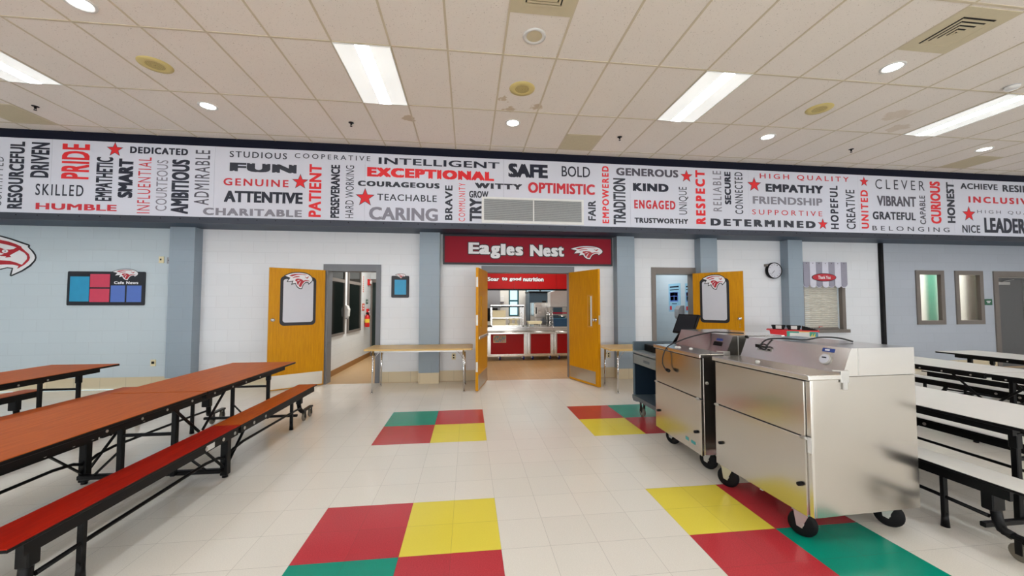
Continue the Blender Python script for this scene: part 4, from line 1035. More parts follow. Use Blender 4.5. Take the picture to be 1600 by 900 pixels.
MB().box(0.30, DX - 0.03, 0.03, LY - 0.03, 0.275, 0.70).build('cabinet_back', M['cart_dark'], gc)
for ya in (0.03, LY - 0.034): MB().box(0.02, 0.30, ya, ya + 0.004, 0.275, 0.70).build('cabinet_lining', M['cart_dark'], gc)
MB().prism([(0.02, 0.70), (0.10, 0.72), (0.20, 0.60), (0.10, 0.48), (0.02, 0.52)], lambda u, v, d: Vector((u, d, v)), LY, LY + 0.035).build('side_holder', M['cart_blue'], gc)
for x in (0.085, DX - 0.09):
    for y in (0.10, LY - 0.10):
        m = MB(); m.box(x - 0.04, x + 0.04, y - 0.04, y + 0.04, 0.19, 0.206); m.box(x - 0.026, x - 0.02, y - 0.025, y + 0.025, 0.06, 0.19); m.box(x + 0.02, x + 0.026, y - 0.025, y + 0.025, 0.06, 0.19); fk = m.build('caster_fork', M['black'], gc)
        w = MB(); w.lathe([(0.01, -0.015), (0.045, -0.015)], (x, y, 0.0635), 24, 1, 'X'); w.lathe([(0.045, -0.017), (0.058, -0.017), (0.0635, -0.008), (0.0635, 0.008), (0.058, 0.017), (0.045, 0.017)], (x, y, 0.0635), 24, 0, 'X'); w.lathe([(0.045, 0.015), (0.01, 0.015)], (x, y, 0.0635), 24, 1, 'X'); w.cyl((x - 0.03, y, 0.0635), (x + 0.03, y, 0.0635), 0.01, n=10, mi=1)
        w.build('wheel', [M['caster_tread'], M['galv']], fk)
kb = thing('cash_drawer', 'flat black cash drawer on the cashier cart', 'cash drawer', (2.50, 4.62, 0.8695))
MB().box(-0.16, 0.22, -0.16, 0.19, 0.0, 0.085, 0, 0.008, 2).build('drawer_case', M['black'], kb)
MB().box(-0.164, -0.16, -0.12, 0.15, 0.02, 0.065, 0, 0.001).build('drawer_front', M['rubber'], kb)
mo = thing('touch_screen', 'black tilted touch screen register on the cash drawer in front of the yellow door', 'monitor', (2.60, 4.58, 0.953))
nrm = Vector((-0.90, -0.22, 0.44)).normalized(); rt = Vector((0, 0, 1)).cross(nrm).normalized(); up_ = nrm.cross(rt)
MM = Matrix(((rt.x, nrm.x, up_.x, 0.10), (rt.y, nrm.y, up_.y, -0.15), (rt.z, nrm.z, up_.z, 0.29), (0, 0, 0, 1)))
MB().box(-0.165, 0.165, -0.03, 0.0, -0.13, 0.13, 0, 0.006, 2, MM).build('screen_housing', M['black'], mo)
scr = plain('dark_screen_glass', (34, 36, 42), 0.3, 0, 0.06, 12, 0.2); MB().box(-0.145, 0.145, 0.0, 0.002, -0.108, 0.112, 0, 0, 1, MM).build('screen', scr, mo)
m = MB(); m.tube([(0.03, 0.0, 0.02), (0.08, -0.05, 0.14), (0.13, -0.15, 0.26)], 0.025, 10); m.box(-0.09, 0.13, -0.09, 0.09, 0.0, 0.025, 0, 0.008, 2); m.build('screen_stand', M['black'], mo)

# ------------------------------------------------------------------ red serving cart by the shutter
M['cart_red'] = plain('bright_red_cart_plastic', (214, 26, 36), 0.35)
CA = -0.757
rc = thing('serving_cart', 'red topped serving cart with a green and white front panel below the shutter', 'cart', (6.02, 6.38, 0), CA)
m = MB(); m.prism([(-0.40, 1.012), (-0.40, 0.998), (-0.35, 0.99), (-0.34, 0.93), (0.36, 0.93), (0.36, 0.99), (0.38, 0.998), (0.38, 1.012)], lambda u, v, d: Vector((u, d, v)), -0.20, 0.20); m.build('cart_top', M['cart_red'], rc)
MB().box(-0.34, -0.09, -0.202, -0.18, 0.895, 0.985, 0, 0.004).build('front_skirt', M['cart_red'], rc)
m = MB(); m.box(-0.09, 0.36, -0.204, -0.18, 0.89, 0.99, 0); m.box(-0.088, -0.045, -0.206, -0.204, 0.892, 0.988, 1); m.box(-0.045, 0.09, -0.206, -0.204, 0.96, 0.988, 1); m.box(0.24, 0.33, -0.206, -0.204, 0.905, 0.988, 1)
m.poly([(0.25, -0.207, 0.895), (0.28, -0.207, 0.905), (0.285, -0.207, 0.965)], 2); m.poly([(0.285, -0.207, 0.905), (0.31, -0.207, 0.895), (0.325, -0.207, 0.975)], 2); m.box(0.33, 0.358, -0.206, -0.204, 0.892, 0.988, 3); m.box(0.09, 0.24, -0.206, -0.204, 0.976, 0.988, 2)
m.build('picture_panel', [M['white_plastic'], plain('teal_panel_print', (66, 160, 138), 0.4), plain('yellow_panel_print', (232, 208, 84), 0.4), plain('blue_panel_print', (90, 140, 170), 0.4)], rc)
for x in (-0.32, 0.34):
    for y in (-0.165, 0.165):
        MB().box(x - 0.022, x + 0.022, y - 0.022, y + 0.022, 0.09, 0.93, 0, 0.003).build('cart_leg', M['black'], rc)
        MB().lathe([(0.01, -0.016), (0.042, -0.016), (0.048, 0), (0.042, 0.016), (0.01, 0.016)], (x, y, 0.048), 18, 0, 'X').build('caster_wheel', M['rubber'], rc)
MB().box(-0.34, 0.36, -0.18, 0.18, 0.25, 0.275).build('lower_shelf', M['cart_red'], rc)
def on_cart(x, y): return (6.02 + x * math.cos(CA) - y * math.sin(CA), 6.38 + x * math.sin(CA) + y * math.cos(CA), 1.012)
def bin_(label, x, w):
    b = thing('condiment_bin', label, 'bin', on_cart(x, -0.07), CA, 'black bins on the red cart')
    m = MB(); o = [(-w, 0.0), (w, 0.0), (w + 0.025, 0.075), (-w - 0.025, 0.075)]
    for ys in (-0.10, 0.09): m.prism(o, lambda u, v, d: Vector((u, d, v)), ys, ys + 0.008)
    m.box(-w, w, -0.10, 0.10, 0, 0.006); m.prism([(-w, 0), (-w + 0.008, 0), (-w - 0.018, 0.075), (-w - 0.025, 0.075)], lambda u, v, d: Vector((u, d, v)), -0.10, 0.098); m.prism([(w, 0), (w - 0.008, 0), (w + 0.018, 0.075), (w + 0.025, 0.075)], lambda u, v, d: Vector((u, d, v)), -0.10, 0.098)
    m.build('bin_body', M['black'], b)
    MB().box(-0.04, 0.05, -0.104, -0.1, 0.012, 0.074).build('bin_label', M['white_plastic'], b)
    return b
bin_('black bin with a white card on the left of the red serving cart', -0.215, 0.085); bin_('black bin with a white card in the middle of the red serving cart', 0.015, 0.085)
tr = thing('sloped_rack', 'black sloped wire rack lying at the right on the red serving cart', 'rack', on_cart(0.205, -0.07), CA)
MB().prism([(-0.07, 0.0), (0.15, 0.0), (0.15, 0.012), (-0.06, 0.075), (-0.07, 0.075)], lambda u, v, d: Vector((u, d, v)), -0.10, 0.10).build('rack_body', M['black'], tr)
m = MB()
for k in range(6): 
    u = -0.05 + k * 0.036; m.cyl((u, -0.103, 0.075 - (u + 0.06) * 0.30), (u, 0.10, 0.075 - (u + 0.06) * 0.30), 0.003, n=6)
m.build('rack_wires', M['galv'], tr)
# ------------------------------------------------------------------ ceiling fixtures
def troffer(label, i, y0):
    x0 = GX + i * 0.6096
    t = thing('ceiling_light', label, 'ceiling light', (x0 + 0.3048, y0 + 0.6096, CEIL), 0, 'rectangular fluorescent ceiling lights')
    W, L = 0.292, 0.597
    m = MB(); m.box(-W - 0.008, W + 0.008, -L - 0.008, -L, -0.012, -0.001); m.box(-W - 0.008, W + 0.008, L, L + 0.008, -0.012, -0.001); m.box(-W - 0.008, -W, -L, L, -0.012, -0.001); m.box(W, W + 0.008, -L, L, -0.012, -0.001)
    m.build('light_frame', M['white_plastic'], t)
    c = 0.075
    for s in (-1, 1):
        m = MB(); a, b = s * c, s * W
        m.bm.faces.new([m.bm.verts.new(p) for p in ((a, -L, -0.009), (a, L, -0.009), (b, L, -0.004), (b, -L, -0.004))]); m.build('reflector', M['lens_side'], t)
    m = MB().prism([(-c, -0.004), (-c, -0.009), (-c * 0.5, -0.0135), (c * 0.5, -0.0135), (c, -0.009), (c, -0.004)], lambda u, v, d: Vector((u, d, v)), -L, L); m.build('lamp_lens', M['lens_core'], t)
    return t
tf = None
rows = [(4.0630, {-16: 'rectangular ceiling light at the far left beyond the frame', -9: 'rectangular ceiling light cut by the left edge of the picture', -2: 'rectangular ceiling light over the aisle, above the word exceptional', 5: 'rectangular ceiling light right of the square ceiling vents', 12: 'rectangular ceiling light near the right edge of the picture', 19: 'rectangular ceiling light beyond the right edge'}),
        (0.4054, None), (-3.2522, None), (-6.9098, None)]
for y0, labs in rows:
    for i in (-16, -9, -2, 5, 12, 19):
        lb = labs[i] if labs else 'rectangular ceiling light behind the viewer'
        if tf is None: tf = troffer(lb, i, y0)
        else: recopy(tf, (GX + i * 0.6096 + 0.3048, y0 + 0.6096, CEIL), lb)

def downlight(label, x, y, on=True):
    t = thing('downlight', label, 'downlight', (x, y, CEIL), 0, 'round recessed downlights')
    m = MB(); m.lathe([(0.118, -0.001), (0.116, -0.008), (0.098, -0.011), (0.090, -0.006), (0.086, -0.002)], (0, 0, 0), 32); m.build('trim_ring', M['white_plastic'], t)
    m = MB(); m.lathe([(0.088, -0.003), (0.0, -0.003)], (0, 0, 0), 32); m.build('lamp', M['can_glow'], t)
    return t
dl = downlight('lit round downlight at the top left of the ceiling', -3.58, 3.80)
for x, y, lb in ((-3.65, 5.63, 'lit round downlight above the words studious and cooperative'), (0.67, 5.63, 'lit round downlight above the words safe and bold'), (4.95, 5.62, 'lit round downlight above the words high quality and empathy'), (4.95, 3.76, 'lit round downlight beside the slotted square vent at the top right'), (9.23, 5.63, 'lit round downlight near the right edge above the word resilient')):
    recopy(dl, (x, y, CEIL), lb)
bl = thing('blank_downlight', 'unlit round beige recessed fitting just below the top middle square vent', 'downlight', (0.67, 3.74, CEIL))
m = MB(); m.lathe([(0.120, -0.001), (0.118, -0.008), (0.098, -0.011), (0.080, -0.003)], (0, 0, 0), 32); m.build('trim_ring', M['white_plastic'], bl)
m = MB(); m.lathe([(0.082, -0.004), (0.0, -0.004)], (0, 0, 0), 32); m.build('cover_disc', M['vent'], bl)
sm = thing('smoke_detector', 'small white round ceiling detector above the far right rectangular light', 'detector', (6.9, 3.92, CEIL))
m = MB(); m.lathe([(0.07, -0.001), (0.07, -0.02), (0.055, -0.04), (0.03, -0.045), (0.0, -0.045)], (0, 0, 0), 24); m.build('detector_body', M['white_plastic'], sm)
m = MB(); m.lathe([(0.0715, -0.008), (0.0715, -0.012)], (0, 0, 0), 24); m.build('detector_gap', M['ink_g'], sm)
def speaker(label, x, y):
    t = thing('ceiling_speaker', label, 'speaker', (x, y, CEIL), 0, 'yellowed round ceiling speakers')
    m = MB(); m.lathe([(0.165, -0.001), (0.162, -0.008), (0.10, -0.013), (0.092, -0.009)], (0, 0, 0), 36); m.build('speaker_rim', M['yellowed'], t)
    prof = []; mis = []
    for k in range(8):
        r = 0.093 - k * 0.011
        prof += [(r, -0.010), (r - 0.0055, -0.010)]; mis += [0, 1]
    prof.append((0.0, -0.010)); 
    m = MB(); m.lathe(prof, (0, 0, 0), 32, 0, 'Z', mis[:len(prof) - 1]); m.build('speaker_grille', [M['yellowed'], M['yellow_shadow']], t)
    return t
sp = speaker('yellowed round ceiling speaker above the left part of the ceiling', -3.63, 4.71)
recopy(sp, (0.68, 4.70, CEIL), 'yellowed round ceiling speaker in the middle, in front of the brown water stains')
recopy(sp, (4.97, 4.71, CEIL), 'yellowed round ceiling speaker on the right between the two rectangular lights')
def sprinkler(label, x, y):
    t = thing('fire_sprinkler', label, 'sprinkler', (x, y, CEIL), 0, 'dark ceiling sprinkler heads')
    m = MB(); m.lathe([(0.04, -0.001), (0.036, -0.006), (0.014, -0.008), (0.012, -0.035), (0.0, -0.036)], (0, 0, 0), 18); m.build('escutcheon', M['black'], t)
    m = MB(); m.cyl((0, 0, -0.058), (0, 0, -0.054), 0.018, n=12); m.bar((-0.011, 0, -0.035), (-0.011, 0, -0.055), 0.004, 0.004); m.bar((0.011, 0, -0.035), (0.011, 0, -0.055), 0.004, 0.004); m.build('deflector', M['black'], t)
    return t
sk = sprinkler('dark sprinkler head at the left, beside the beige flat grille', -6.07, 5.92)
for x, lb in ((-1.80, 'dark sprinkler head below the left rectangular light'), (2.50, 'dark sprinkler head right of the small beige flat grille in the middle'), (6.85, 'dark sprinkler head below the right rectangular light')): recopy(sk, (x, 5.91, CEIL), lb)
def square_vent(label, x0, y0, dark):
    t = thing('ceiling_vent', label, 'vent', (x0 + 0.3048, y0 + 0.3048, CEIL), 0)
    m = MB()
    def ring(a, b, z0, z1, mi=0):
        m.box(-b, b, -b, -a, z0, z1, mi); m.box(-b, b, a, b, z0, z1, mi); m.box(-b, -a, -a, a, z0, z1, mi); m.box(a, b, -a, a, z0, z1, mi)
    ring(0.19, 0.300, -0.006, -0.001); m.build('vent_frame', M['vent'], t)
    m = MB()
    if dark:
        m.box(-0.19, 0.19, -0.19, 0.19, -0.004, -0.001, 0); m.build('vent_plate', M['vent'], t)
        m = MB()
        for k in range(5):
            a = -0.185 + k * 0.045; w = 0.017
            m.box(a, a + w, a, 0.185 - k * 0.045, -0.0075, -0.004); m.box(a + w, 0.185 - k * 0.045, a, a + w, -0.0075, -0.004)
        m.build('vent_slots', M['slot'], t)
        m = MB()
        for k in range(5):
            a = -0.185 + k * 0.045 + 0.019; 
            m.box(a, a + 0.022, a, 0.185 - k * 0.045, -0.010, -0.004); m.box(a + 0.022, 0.185 - k * 0.045, a, a + 0.022, -0.010, -0.004)
        m.build('vent_blades', M['vent'], t)
    else:
        for k in range(4):
            b = 0.19 - k * 0.035; ring(b - 0.02, b, -0.014 - k * 0.003, -0.004)
        m.box(-0.06, 0.06, -0.06, 0.06, -0.022, -0.004); m.build('vent_steps', M['vent'], t)
        MB().box(-0.19, 0.19, -0.19, 0.19, -0.004, -0.001).build('vent_backing', M['slot'], t)
    return t
square_vent('tan square ceiling diffuser with stepped rings cut by the top edge, in the middle', GX + 0.6096, 2.835, False)
square_vent('tan square ceiling vent with black angled slots at the top right', GX + 8 * 0.6096, 2.875, True)
def flat_grille(label, i):
    t = thing('return_grille', label, 'vent', (GX + i * 0.6096 + 0.3048, 6.195, CEIL), 0, 'beige flat ceiling grilles beside the banner')
    m = MB(); b, a = 0.30, 0.27
    m.box(-b, b, -b, -a, -0.006, -0.001); m.box(-b, b, a, b, -0.006, -0.001); m.box(-b, -a, -a, a, -0.006, -0.001); m.box(a, b, -a, a, -0.006, -0.001); m.build('grille_frame', M['vent'], t)
    m = MB(); m.box(-a, a, -a, a, -0.003, -0.001, 1)
    for k in range(25): m.box(-a, a, -a + 0.006 + k * 0.0216, -a + 0.018 + k * 0.0216, -0.006, -0.003)
    m.build('grille_slats', [M['vent'], M['vent_shade']], t)
    return t
fg = flat_grille('beige flat ceiling grille above the word bold', 3)
recopy(fg, (GX - 10.5 * 0.6096, 6.195, CEIL), 'beige flat ceiling grille at the left edge above the word pride')
recopy(fg, (GX + 16.5 * 0.6096, 6.195, CEIL), 'beige flat ceiling grille near the right edge above the word achieve')

# ------------------------------------------------------------------ things in the corridor
def on_left_wall(name, label, cat, y, z): return thing(name, label, cat, (-2.789, y, z))
t = on_left_wall('soap_dispenser', 'white plastic dispenser on the corridor wall between two dark windows', 'dispenser', 8.97, 1.31)
MB().prism([(0, -0.14), (0.05, -0.14), (0.075, -0.10), (0.085, 0.05), (0.06, 0.13), (0.02, 0.15), (0, 0.15)], lambda u, v, d: Vector((u, d, v)), -0.08, 0.08).build('dispenser_body', M['white_plastic'], t)
MB().box(0.02, 0.06, -0.04, 0.04, -0.165, -0.14, 0, 0.004).build('dispenser_nozzle', M['grey_plastic'], t)
MB().box(0.0, 0.025, -0.086, -0.08, -0.14, 0.14).build('dispenser_back', M['grey_plastic'], t)
t = on_left_wall('fire_extinguisher', 'red fire extinguisher hanging on the corridor wall', 'fire extinguisher', 10.55, 0.86)
red = plain('extinguisher_red', (206, 24, 22), 0.3)
m = MB(); m.lathe([(0.0, 0.0), (0.055, 0.0), (0.064, 0.02), (0.064, 0.26), (0.045, 0.31), (0.02, 0.33), (0.02, 0.35), (0, 0.35)], (0.08, 0, 0), 20); b_ = m.build('cylinder', red, t)
m = MB(); m.lathe([(0.0645, 0.12), (0.0645, 0.22)], (0.08, 0, 0), 20); m.build('cylinder_label', plain('yellow_label', (232, 200, 60), 0.4), b_)
m = MB(); m.box(0.06, 0.11, -0.07, 0.03, 0.35, 0.385, 0, 0.004); m.bar((0.085, -0.08, 0.40), (0.085, 0.03, 0.385), 0.02, 0.012); m.tube([(0.085, 0.02, 0.36), (0.12, 0.09, 0.30), (0.12, 0.085, 0.14)], 0.01, 8); m.build('valve_and_hose', M['black'], t)
MB().box(0, 0.02, -0.03, 0.03, 0.16, 0.34).build('wall_hook', M['galv'], t)
t = on_left_wall('fire_sign', 'orange red sign above the fire extinguisher', 'sign', 10.44, 1.40); MB().box(0, 0.006, -0.10, 0.10, -0.095, 0.095).build('sign_plate', plain('orange_red_sign', (222, 72, 40), 0.4), t); MB().box(0.006, 0.0075, -0.06, 0.06, -0.06, -0.03).box(0.006, 0.0075, -0.05, 0.05, 0.0, 0.06).build('pictogram', M['white_plastic'], t)
t = on_left_wall('small_green_sign', 'small dark green sign beside the far corridor door', 'sign', 10.80, 1.545); MB().box(0, 0.006, -0.10, 0.10, -0.06, 0.06).build('sign_plate', plain('dark_green_sign', (20, 92, 72), 0.4), t); MB().box(0.006, 0.0075, -0.04, 0.04, -0.02, 0.03).build('pictogram', M['white_plastic'], t)
t = on_left_wall('fire_alarm', 'red fire alarm strobe high on the corridor wall', 'alarm', 10.92, 2.09); MB().box(0, 0.05, -0.09, 0.09, -0.085, 0.085, 0, 0.006).build('alarm_body', red, t); MB().box(0.05, 0.085, -0.04, 0.07, -0.05, 0.05, 0, 0.008).build('strobe_lens', M['white_plastic'], t)
t = on_left_wall('pull_station', 'red fire alarm pull station beside the far corridor door', 'alarm', 10.82, 1.26); MB().box(0, 0.05, -0.07, 0.07, -0.10, 0.09, 0, 0.006).build('alarm_body', red, t); MB().box(0.05, 0.07, -0.05, 0.05, -0.01, 0.025, 0, 0.003).build('pull_handle', M['white_plastic'], t)
t = on_left_wall('vertical_strip_sign', 'narrow vertical orange lettered strip high on the corridor wall', 'sign', 10.42, 2.02); m = MB()
for k in range(8): m.box(0.0, 0.003, -0.03, 0.03, -0.22 + k * 0.055, -0.185 + k * 0.055)
m.build('letter_strip', plain('orange_lettering', (220, 96, 60), 0.5), t)

# ------------------------------------------------------------------ side room
def poster(label, y0, y1, z0, z1):
    t = thing('wall_poster', label, 'poster', (4.859, (y0 + y1) / 2, z0), 0, 'light blue posters in the side room'); h = z1 - z0; w = (y1 - y0) / 2
    MB().box(-0.004, 0, -w, w, 0, h).build('poster_sheet', plain('light_blue_poster', (142, 190, 216), 0.5), t)
    q = [M['pink'], plain('orange_square', (224, 110, 50), 0.5), plain('green_square', (28, 150, 76), 0.5), M['navy'], M['blue'], plain('red_square', (196, 34, 48), 0.5)]
    m = MB(); f = lambda y0_, y1_, a, b, mi: m.box(-0.0055, -0.004, -y1_ * w, -y0_ * w, a * h, b * h, mi)
    f(-0.75, 0.62, 0.36, 0.70, 4); f(-0.70, -0.30, 0.56, 0.68, 5); f(-0.30, 0.1, 0.57, 0.69, 1); f(0.12, 0.55, 0.56, 0.68, 5); f(-0.66, -0.08, 0.40, 0.54, 2); f(0.0, 0.5, 0.40, 0.54, 3); f(-0.8, -0.45, 0.06, 0.20, 5); f(0.35, 0.75, 0.06, 0.20, 2); f(-0.75, 0.75, 0.86, 0.91, 3); f(-0.75, 0.75, 0.77, 0.795, 3); f(-0.4, 0.4, 0.27, 0.295, 3)
    m.build('poster_print', q, t); return t
poster('light blue poster with coloured squares on the side room wall', 8.14, 8.655, 1.30, 1.965)
poster('light blue poster half hidden by the side room door jamb', 7.60, 7.95, 1.30, 1.945)
t = thing('towel_dispenser', 'grey dispenser on the side room wall below the posters', 'dispenser', (4.859, 8.10, 1.30))
MB().prism([(0, -0.16), (-0.10, -0.16), (-0.13, -0.10), (-0.13, 0.06), (-0.08, 0.14), (0, 0.15)], lambda u, v, d: Vector((u, d, v)), -0.09, 0.09).build('dispenser_body', M['grey_plastic'], t)
MB().box(-0.11, -0.02, 0.09, 0.094, -0.15, 0.08).build('dispenser_side', M['white_plastic'], t)

# ------------------------------------------------------------------ kitchen
hd_ = thing('serving_header', 'red overhead panel reading Soar to good nutrition inside the kitchen', 'sign', (1.55, 9.80, 1.86))
for a, b in ((-1.75, -0.35), (-0.345, 0.28), (0.285, 0.78), (0.785, 1.38)): MB().box(a, b, 0.0, 0.06, 0.02, 0.62).build('header_panel', M['kitchen_red'], hd_)
MB().box(-1.75, 1.38, 0.0, 0.08, -0.02, 0.02).build('header_rail', M['black'], hd_)
m = MB(); fn = lambda u, z: Vector((u - 1.55, -0.002, z - 1.86)); fn2 = lambda u, z: Vector((u - 1.55, -0.005, z - 1.86))
for body, a, b, dz, z0, z1 in (("Soar", 0.50, 0.80, 0, 2.085, 2.185), ("to", 0.875, 1.02, 0, 2.10, 2.185), ("good", 1.075, 1.385, 0, 2.075, 2.19), ("nutrition", 1.44, 1.985, 0, 2.08, 2.185)):
    m.text(body, fn, a, b, z0, z1, False, 0.04, 1.0, 0, 0.010); m.text(body, fn2, a, b, z0, z1, False, 0.04, 1.0, 1)
m.build('lettering', [M['blackframe'], M['white_ink']], hd_, fix=False)
def counter_unit(label, x0, x1):
    t = thing('serving_counter', label, 'counter', (x0, 9.85, 0), 0, 'red and steel serving counter units'); w = x1 - x0
    MB().box(0, w, 0.01, 0.75, 0.15, 0.84).build('counter_body', M['steel'], t)
    MB().box(0.09, w - 0.09, 0.0, 0.012, 0.17, 0.72).build('front_panel', M['kitchen_red'], t)
    for a in (0.0, w - 0.08): 
        m = MB(); m.box(a + 0.004, a + 0.036, -0.008, 0.012, 0.14, 0.74, 0, 0.006); m.box(a + 0.042, a + 0.076, -0.008, 0.012, 0.14, 0.74, 0, 0.006); m.build('corner_post', M['steel_bright'], t)
    MB().box(0, w, -0.004, 0.02, 0.115, 0.165).build('kick_rail', M['steel_bright'], t)
    m = MB(); m.box(0, w, -0.30, 0.0, 0.735, 0.75); m.box(0, w, -0.31, -0.295, 0.715, 0.755, 0, 0.005)
    for k in range(3): m.cyl((0, -0.25 + k * 0.09, 0.755), (w, -0.25 + k * 0.09, 0.755), 0.008, n=8)
    m.build('tray_slide', M['steel_bright'], t)
    MB().box(0, w, -0.03, 0.78, 0.84, 0.88, 0, 0.006).build('counter_top', M['steel_bright'], t)
    for x in (0.12 if w < 0.9 else 0.30, w - 0.12):
        fk = MB().box(x - 0.02, x + 0.02, 0.05, 0.11, 0.06, 0.15).build('caster_fork', M['galv'], t)
        MB().lathe([(0.01, -0.018), (0.05, -0.018), (0.06, 0), (0.05, 0.018), (0.01, 0.018)], (x + 0.035, 0.09, 0.06), 18, 0, 'X').build('wheel', plain('blue_caster', (26, 48, 132), 0.4), fk)
    return t
cu = counter_unit('red and steel serving counter with a striped card, left of the kitchen opening', 0.50, 1.55)
pc = MB().box(0.155, 0.49, -0.004, 0.0, 0.47, 0.66).build('striped_card', plain('cream_card', (222, 206, 176), 0.5), cu)
m = MB(); cols = [plain('card_orange', (226, 140, 70), 0.5), plain('card_teal', (80, 160, 150), 0.5), plain('card_blue', (90, 120, 180), 0.5)]
for k in range(11):
    for r_ in range(4): m.box(0.172 + k * 0.028, 0.194 + k * 0.028, -0.0052, -0.004, 0.485 + r_ * 0.04, 0.523 + r_ * 0.04, (k + r_ * 2 + k // 3) % 3)
m.build('card_print', cols, pc)
counter_unit('red and steel serving counter in the middle of the kitchen opening', 1.555, 2.265)
counter_unit('red and steel serving counter partly behind the right kitchen door', 2.27, 2.90)
t = thing('display_case', 'steel framed glass display case on the serving counter', 'display case', (0.62, 10.0, 0.88))
m = MB()
for x in (0.0, 0.84):
    for y in (0.0, 0.40): m.box(x - 0.012, x + 0.012, y - 0.012, y + 0.012, 0, 0.56)
m.box(-0.03, 0.87, -0.03, 0.43, 0.55, 0.575); m.box(0, 0.84, -0.01, 0.01, 0.22, 0.24); m.box(0, 0.84, 0.39, 0.41, 0.22, 0.24); m.box(-0.012, 0.852, -0.012, 0.412, 0.0, 0.03)
m.build('case_frame', M['steel_bright'], t)
MB().box(-0.02, 0.86, -0.02, 0.42, 0.515, 0.55).build('case_canopy', M['black'], t)
MB().box(0.012, 0.828, 0.012, 0.388, 0.226, 0.232).build('glass_shelf', M['glass'], t)
for k, (x, z, lb) in enumerate(((0.03, 0.03, 'cream food carton on the lower level of the display case, left'), (0.03, 0.236, 'cream food carton on the glass shelf of the display case'))):
    c = thing('food_carton', lb, 'box', (0.62 + x, 10.03, 0.88 + z)); MB().box(0, 0.35, 0, 0.30, 0, 0.165 if z < 0.1 else 0.19, 0, 0.004).build('carton_body', M['cream'], c); MB().box(-0.004, 0.354, -0.004, 0.304, 0.148 if z < 0.1 else 0.175, 0.168 if z < 0.1 else 0.193).build('carton_lid', M['cream'], c)
c = thing('food_scale', 'pale countertop machine inside the display case', 'machine', (1.10, 10.04, 0.91)); MB().box(0.0, 0.24, 0.02, 0.28, 0.0, 0.04, 0, 0.004).build('machine_base', M['cream'], c); MB().box(0.03, 0.08, 0.10, 0.2, 0.04, 0.14).box(0.17, 0.22, 0.10, 0.2, 0.04, 0.14).build('machine_column', M['cream'], c); MB().box(-0.01, 0.26, 0.04, 0.26, 0.14, 0.19, 0, 0.006).build('machine_head', M['cream'], c)
t = thing('holding_cabinet', 'stainless two door holding cabinet behind the serving counter', 'cabinet', (1.98, 11.25, 0)); MB().box(0, 0.55, 0, 0.7, 0.12, 1.52, 0, 0.006).build('cabinet_body', M['steel'], t)
for a, b in ((0.15, 1.06), (1.08, 1.48)):
    d_ = MB().box(0.03, 0.53, -0.03, 0.0, a, b, 0, 0.006).build('cabinet_door', M['steel_bright'], t); MB().box(0.05, 0.08, -0.055, -0.03, (a + b) / 2 - 0.10, (a + b) / 2 + 0.10, 0, 0.004).build('door_handle', M['black'], d_)
for x in (0.05, 0.5): MB().cyl((x, 0.1, 0), (x, 0.1, 0.12), 0.025).cyl((x, 0.6, 0), (x, 0.6, 0.12), 0.025).build('cabinet_leg', M['galv'], t)
t = thing('convection_oven', 'tall dark blue grey oven with two small square vents in the kitchen', 'oven', (1.98, 12.1, 0)); ob = plain('dark_slate_oven_enamel', (62, 84, 100), 0.4)
MB().box(0, 1.1, 0, 0.8, 0.12, 1.84, 0, 0.01).build('oven_body', ob, t); MB().box(-0.02, 1.12, -0.04, 0.82, 1.84, 1.90, 0, 0.01).build('oven_cap', M['black'], t)
m = MB(); m.box(0.42, 0.55, -0.012, 0.0, 1.42, 1.58); m.box(0.60, 0.73, -0.012, 0.0, 1.42, 1.58); m.build('oven_vents', M['slot'], t)
m = MB(); [m.cyl((x, y, 0), (x, y, 0.12), 0.03) for x in (0.08, 1.02) for y in (0.08, 0.72)]; m.build('oven_legs', M['galv'], t)
t = thing('overhead_cabinet', 'large pale grey cabinet at the right of the kitchen opening', 'cabinet', (2.36, 10.65, 1.40)); MB().prism([(0, 0), (0.62, 0), (0.62, 0.55), (0.25, 0.50), (0.0, 0.42)], lambda u, v, d: Vector((u, d, v)), 0.0, 0.4).build('cabinet_body', M['white_plastic'], t); MB().box(-0.01, 0.63, -0.01, 0.41, -0.02, 0.0).build('cabinet_bottom', M['grey_plastic'], t)
m = MB(); m.box(0.06, 0.08, 0.02, 0.04, -1.40, 0.0); m.box(0.56, 0.58, 0.02, 0.04, -1.40, 0.0); m.box(0.06, 0.08, 0.36, 0.38, -1.40, 0.0); m.box(0.56, 0.58, 0.36, 0.38, -1.40, 0.0); m.build('cabinet_stand', M['galv'], t)
t = thing('wire_rack', 'chrome rack with a red edged shelf at the right of the kitchen opening', 'rack', (2.22, 10.15, 0.88)); m = MB()
for x in (0.0, 0.09, 0.60):
    for y in (0.0, 0.35): m.cyl((x, y, 0), (x, y, 0.42), 0.010, n=8)
for z in (0.05, 0.12, 0.19, 0.26): m.cyl((0.0, 0, z), (0.09, 0, z), 0.006, n=6)
m.build('rack_frame', M['chrome'], t); MB().box(0.0, 0.62, -0.01, 0.36, 0.345, 0.36).build('rack_shelf', M['steel_bright'], t); MB().box(0.09, 0.62, -0.016, -0.010, 0.335, 0.37).build('shelf_edge', M['sign_red'], t)
MB().box(0.0, 0.62, -0.01, 0.36, 0.30, 0.312).build('shelf_lip', M['steel'], t)
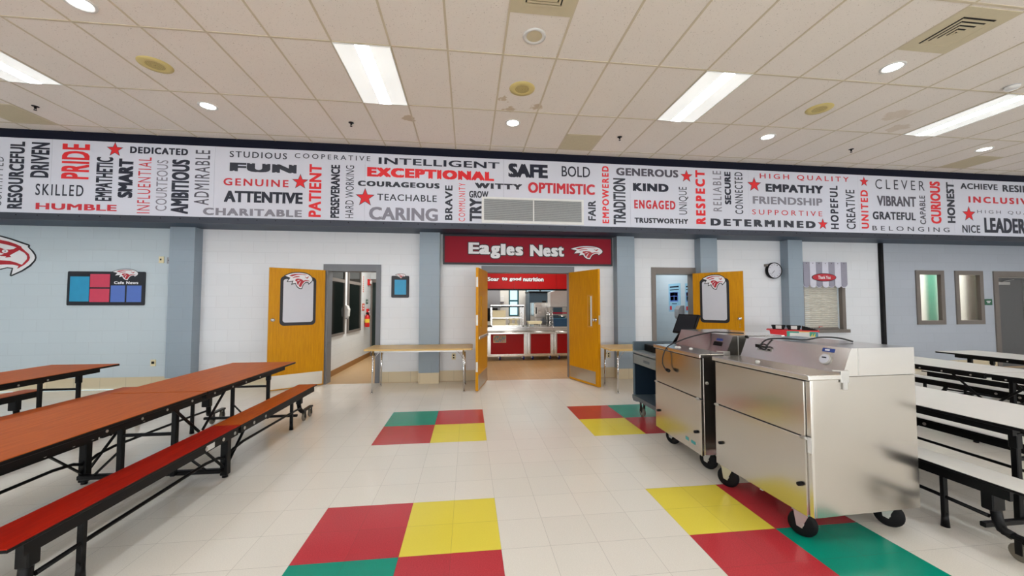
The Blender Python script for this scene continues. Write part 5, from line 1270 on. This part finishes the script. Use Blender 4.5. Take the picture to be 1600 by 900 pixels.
t = thing('plastic_tub', 'dark blue plastic tub under the red edged shelf', 'tub', (2.36, 10.2, 0.88)); m = MB(); m.prism([(0.0, 0.0), (0.40, 0.0), (0.42, 0.19), (-0.02, 0.19)], lambda u, v, d: Vector((u, d, v)), 0.0, 0.26); m.build('tub_body', plain('dark_blue_tub', (24, 62, 92), 0.35), t); MB().box(-0.035, 0.435, -0.015, 0.275, 0.19, 0.205, 0, 0.004).build('tub_rim', plain('blue_tub_rim', (60, 120, 150), 0.35), t)
t = thing('mixing_bowl', 'small steel bowl hanging below the red edged shelf', 'bowl', (2.52, 10.24, 1.20)); MB().lathe([(0.0, -0.09), (0.06, -0.085), (0.10, -0.04), (0.115, 0.0), (0.105, 0.0), (0.09, -0.035), (0.05, -0.075), (0, -0.08)], (0, 0, 0.09), 24).build('bowl_body', M['steel_bright'], t)
t.location = (2.62, 10.30, 1.0855)
t = thing('serving_pan', 'shallow cream pan on the counter between display case and cabinet', 'pan', (1.60, 10.05, 0.88)); m = MB(); m.prism([(0.03, 0.06), (0.37, 0.06), (0.40, 0.13), (0.0, 0.13)], lambda u, v, d: Vector((u, d, v)), 0.0, 0.3); m.build('pan_body', M['cream'], t); m = MB(); m.box(0.03, 0.06, 0.02, 0.28, 0.0, 0.06); m.box(0.34, 0.37, 0.02, 0.28, 0.0, 0.06); m.build('pan_stand', M['galv'], t)
t = thing('towel_box', 'white paper towel box on the kitchen rear wall', 'dispenser', (1.10, 12.99, 1.55)); MB().box(-0.12, 0.13, -0.12, 0, 0.0, 0.20, 0, 0.01).build('dispenser_body', M['white_plastic'], t); MB().box(-0.11, 0.12, -0.10, 0, -0.05, 0.0).build('dispenser_bottom', M['ink_g'], t)
t = thing('kitchen_partition', 'light grey panel behind the display case in the kitchen', 'partition', (0.0, 12.0, 0)); MB().box(0, 1.02, 0, 0.05, 0.95, 2.2).build('partition_panel', plain('light_grey_panel', (186, 192, 200), 0.4), t); MB().box(0.0, 0.04, 0, 0.05, 0, 0.95).box(0.98, 1.02, 0, 0.05, 0, 0.95).build('partition_post', M['galv'], t); MB().box(0, 1.02, -0.5, 0, 0.95, 1.0).box(0.35, 0.9, -0.45, -0.1, 1.0, 1.35).box(0.0, 0.04, -0.5, -0.46, 0, 0.95).box(0.98, 1.02, -0.5, -0.46, 0, 0.95).build('equipment_shelf', M['black'], t)
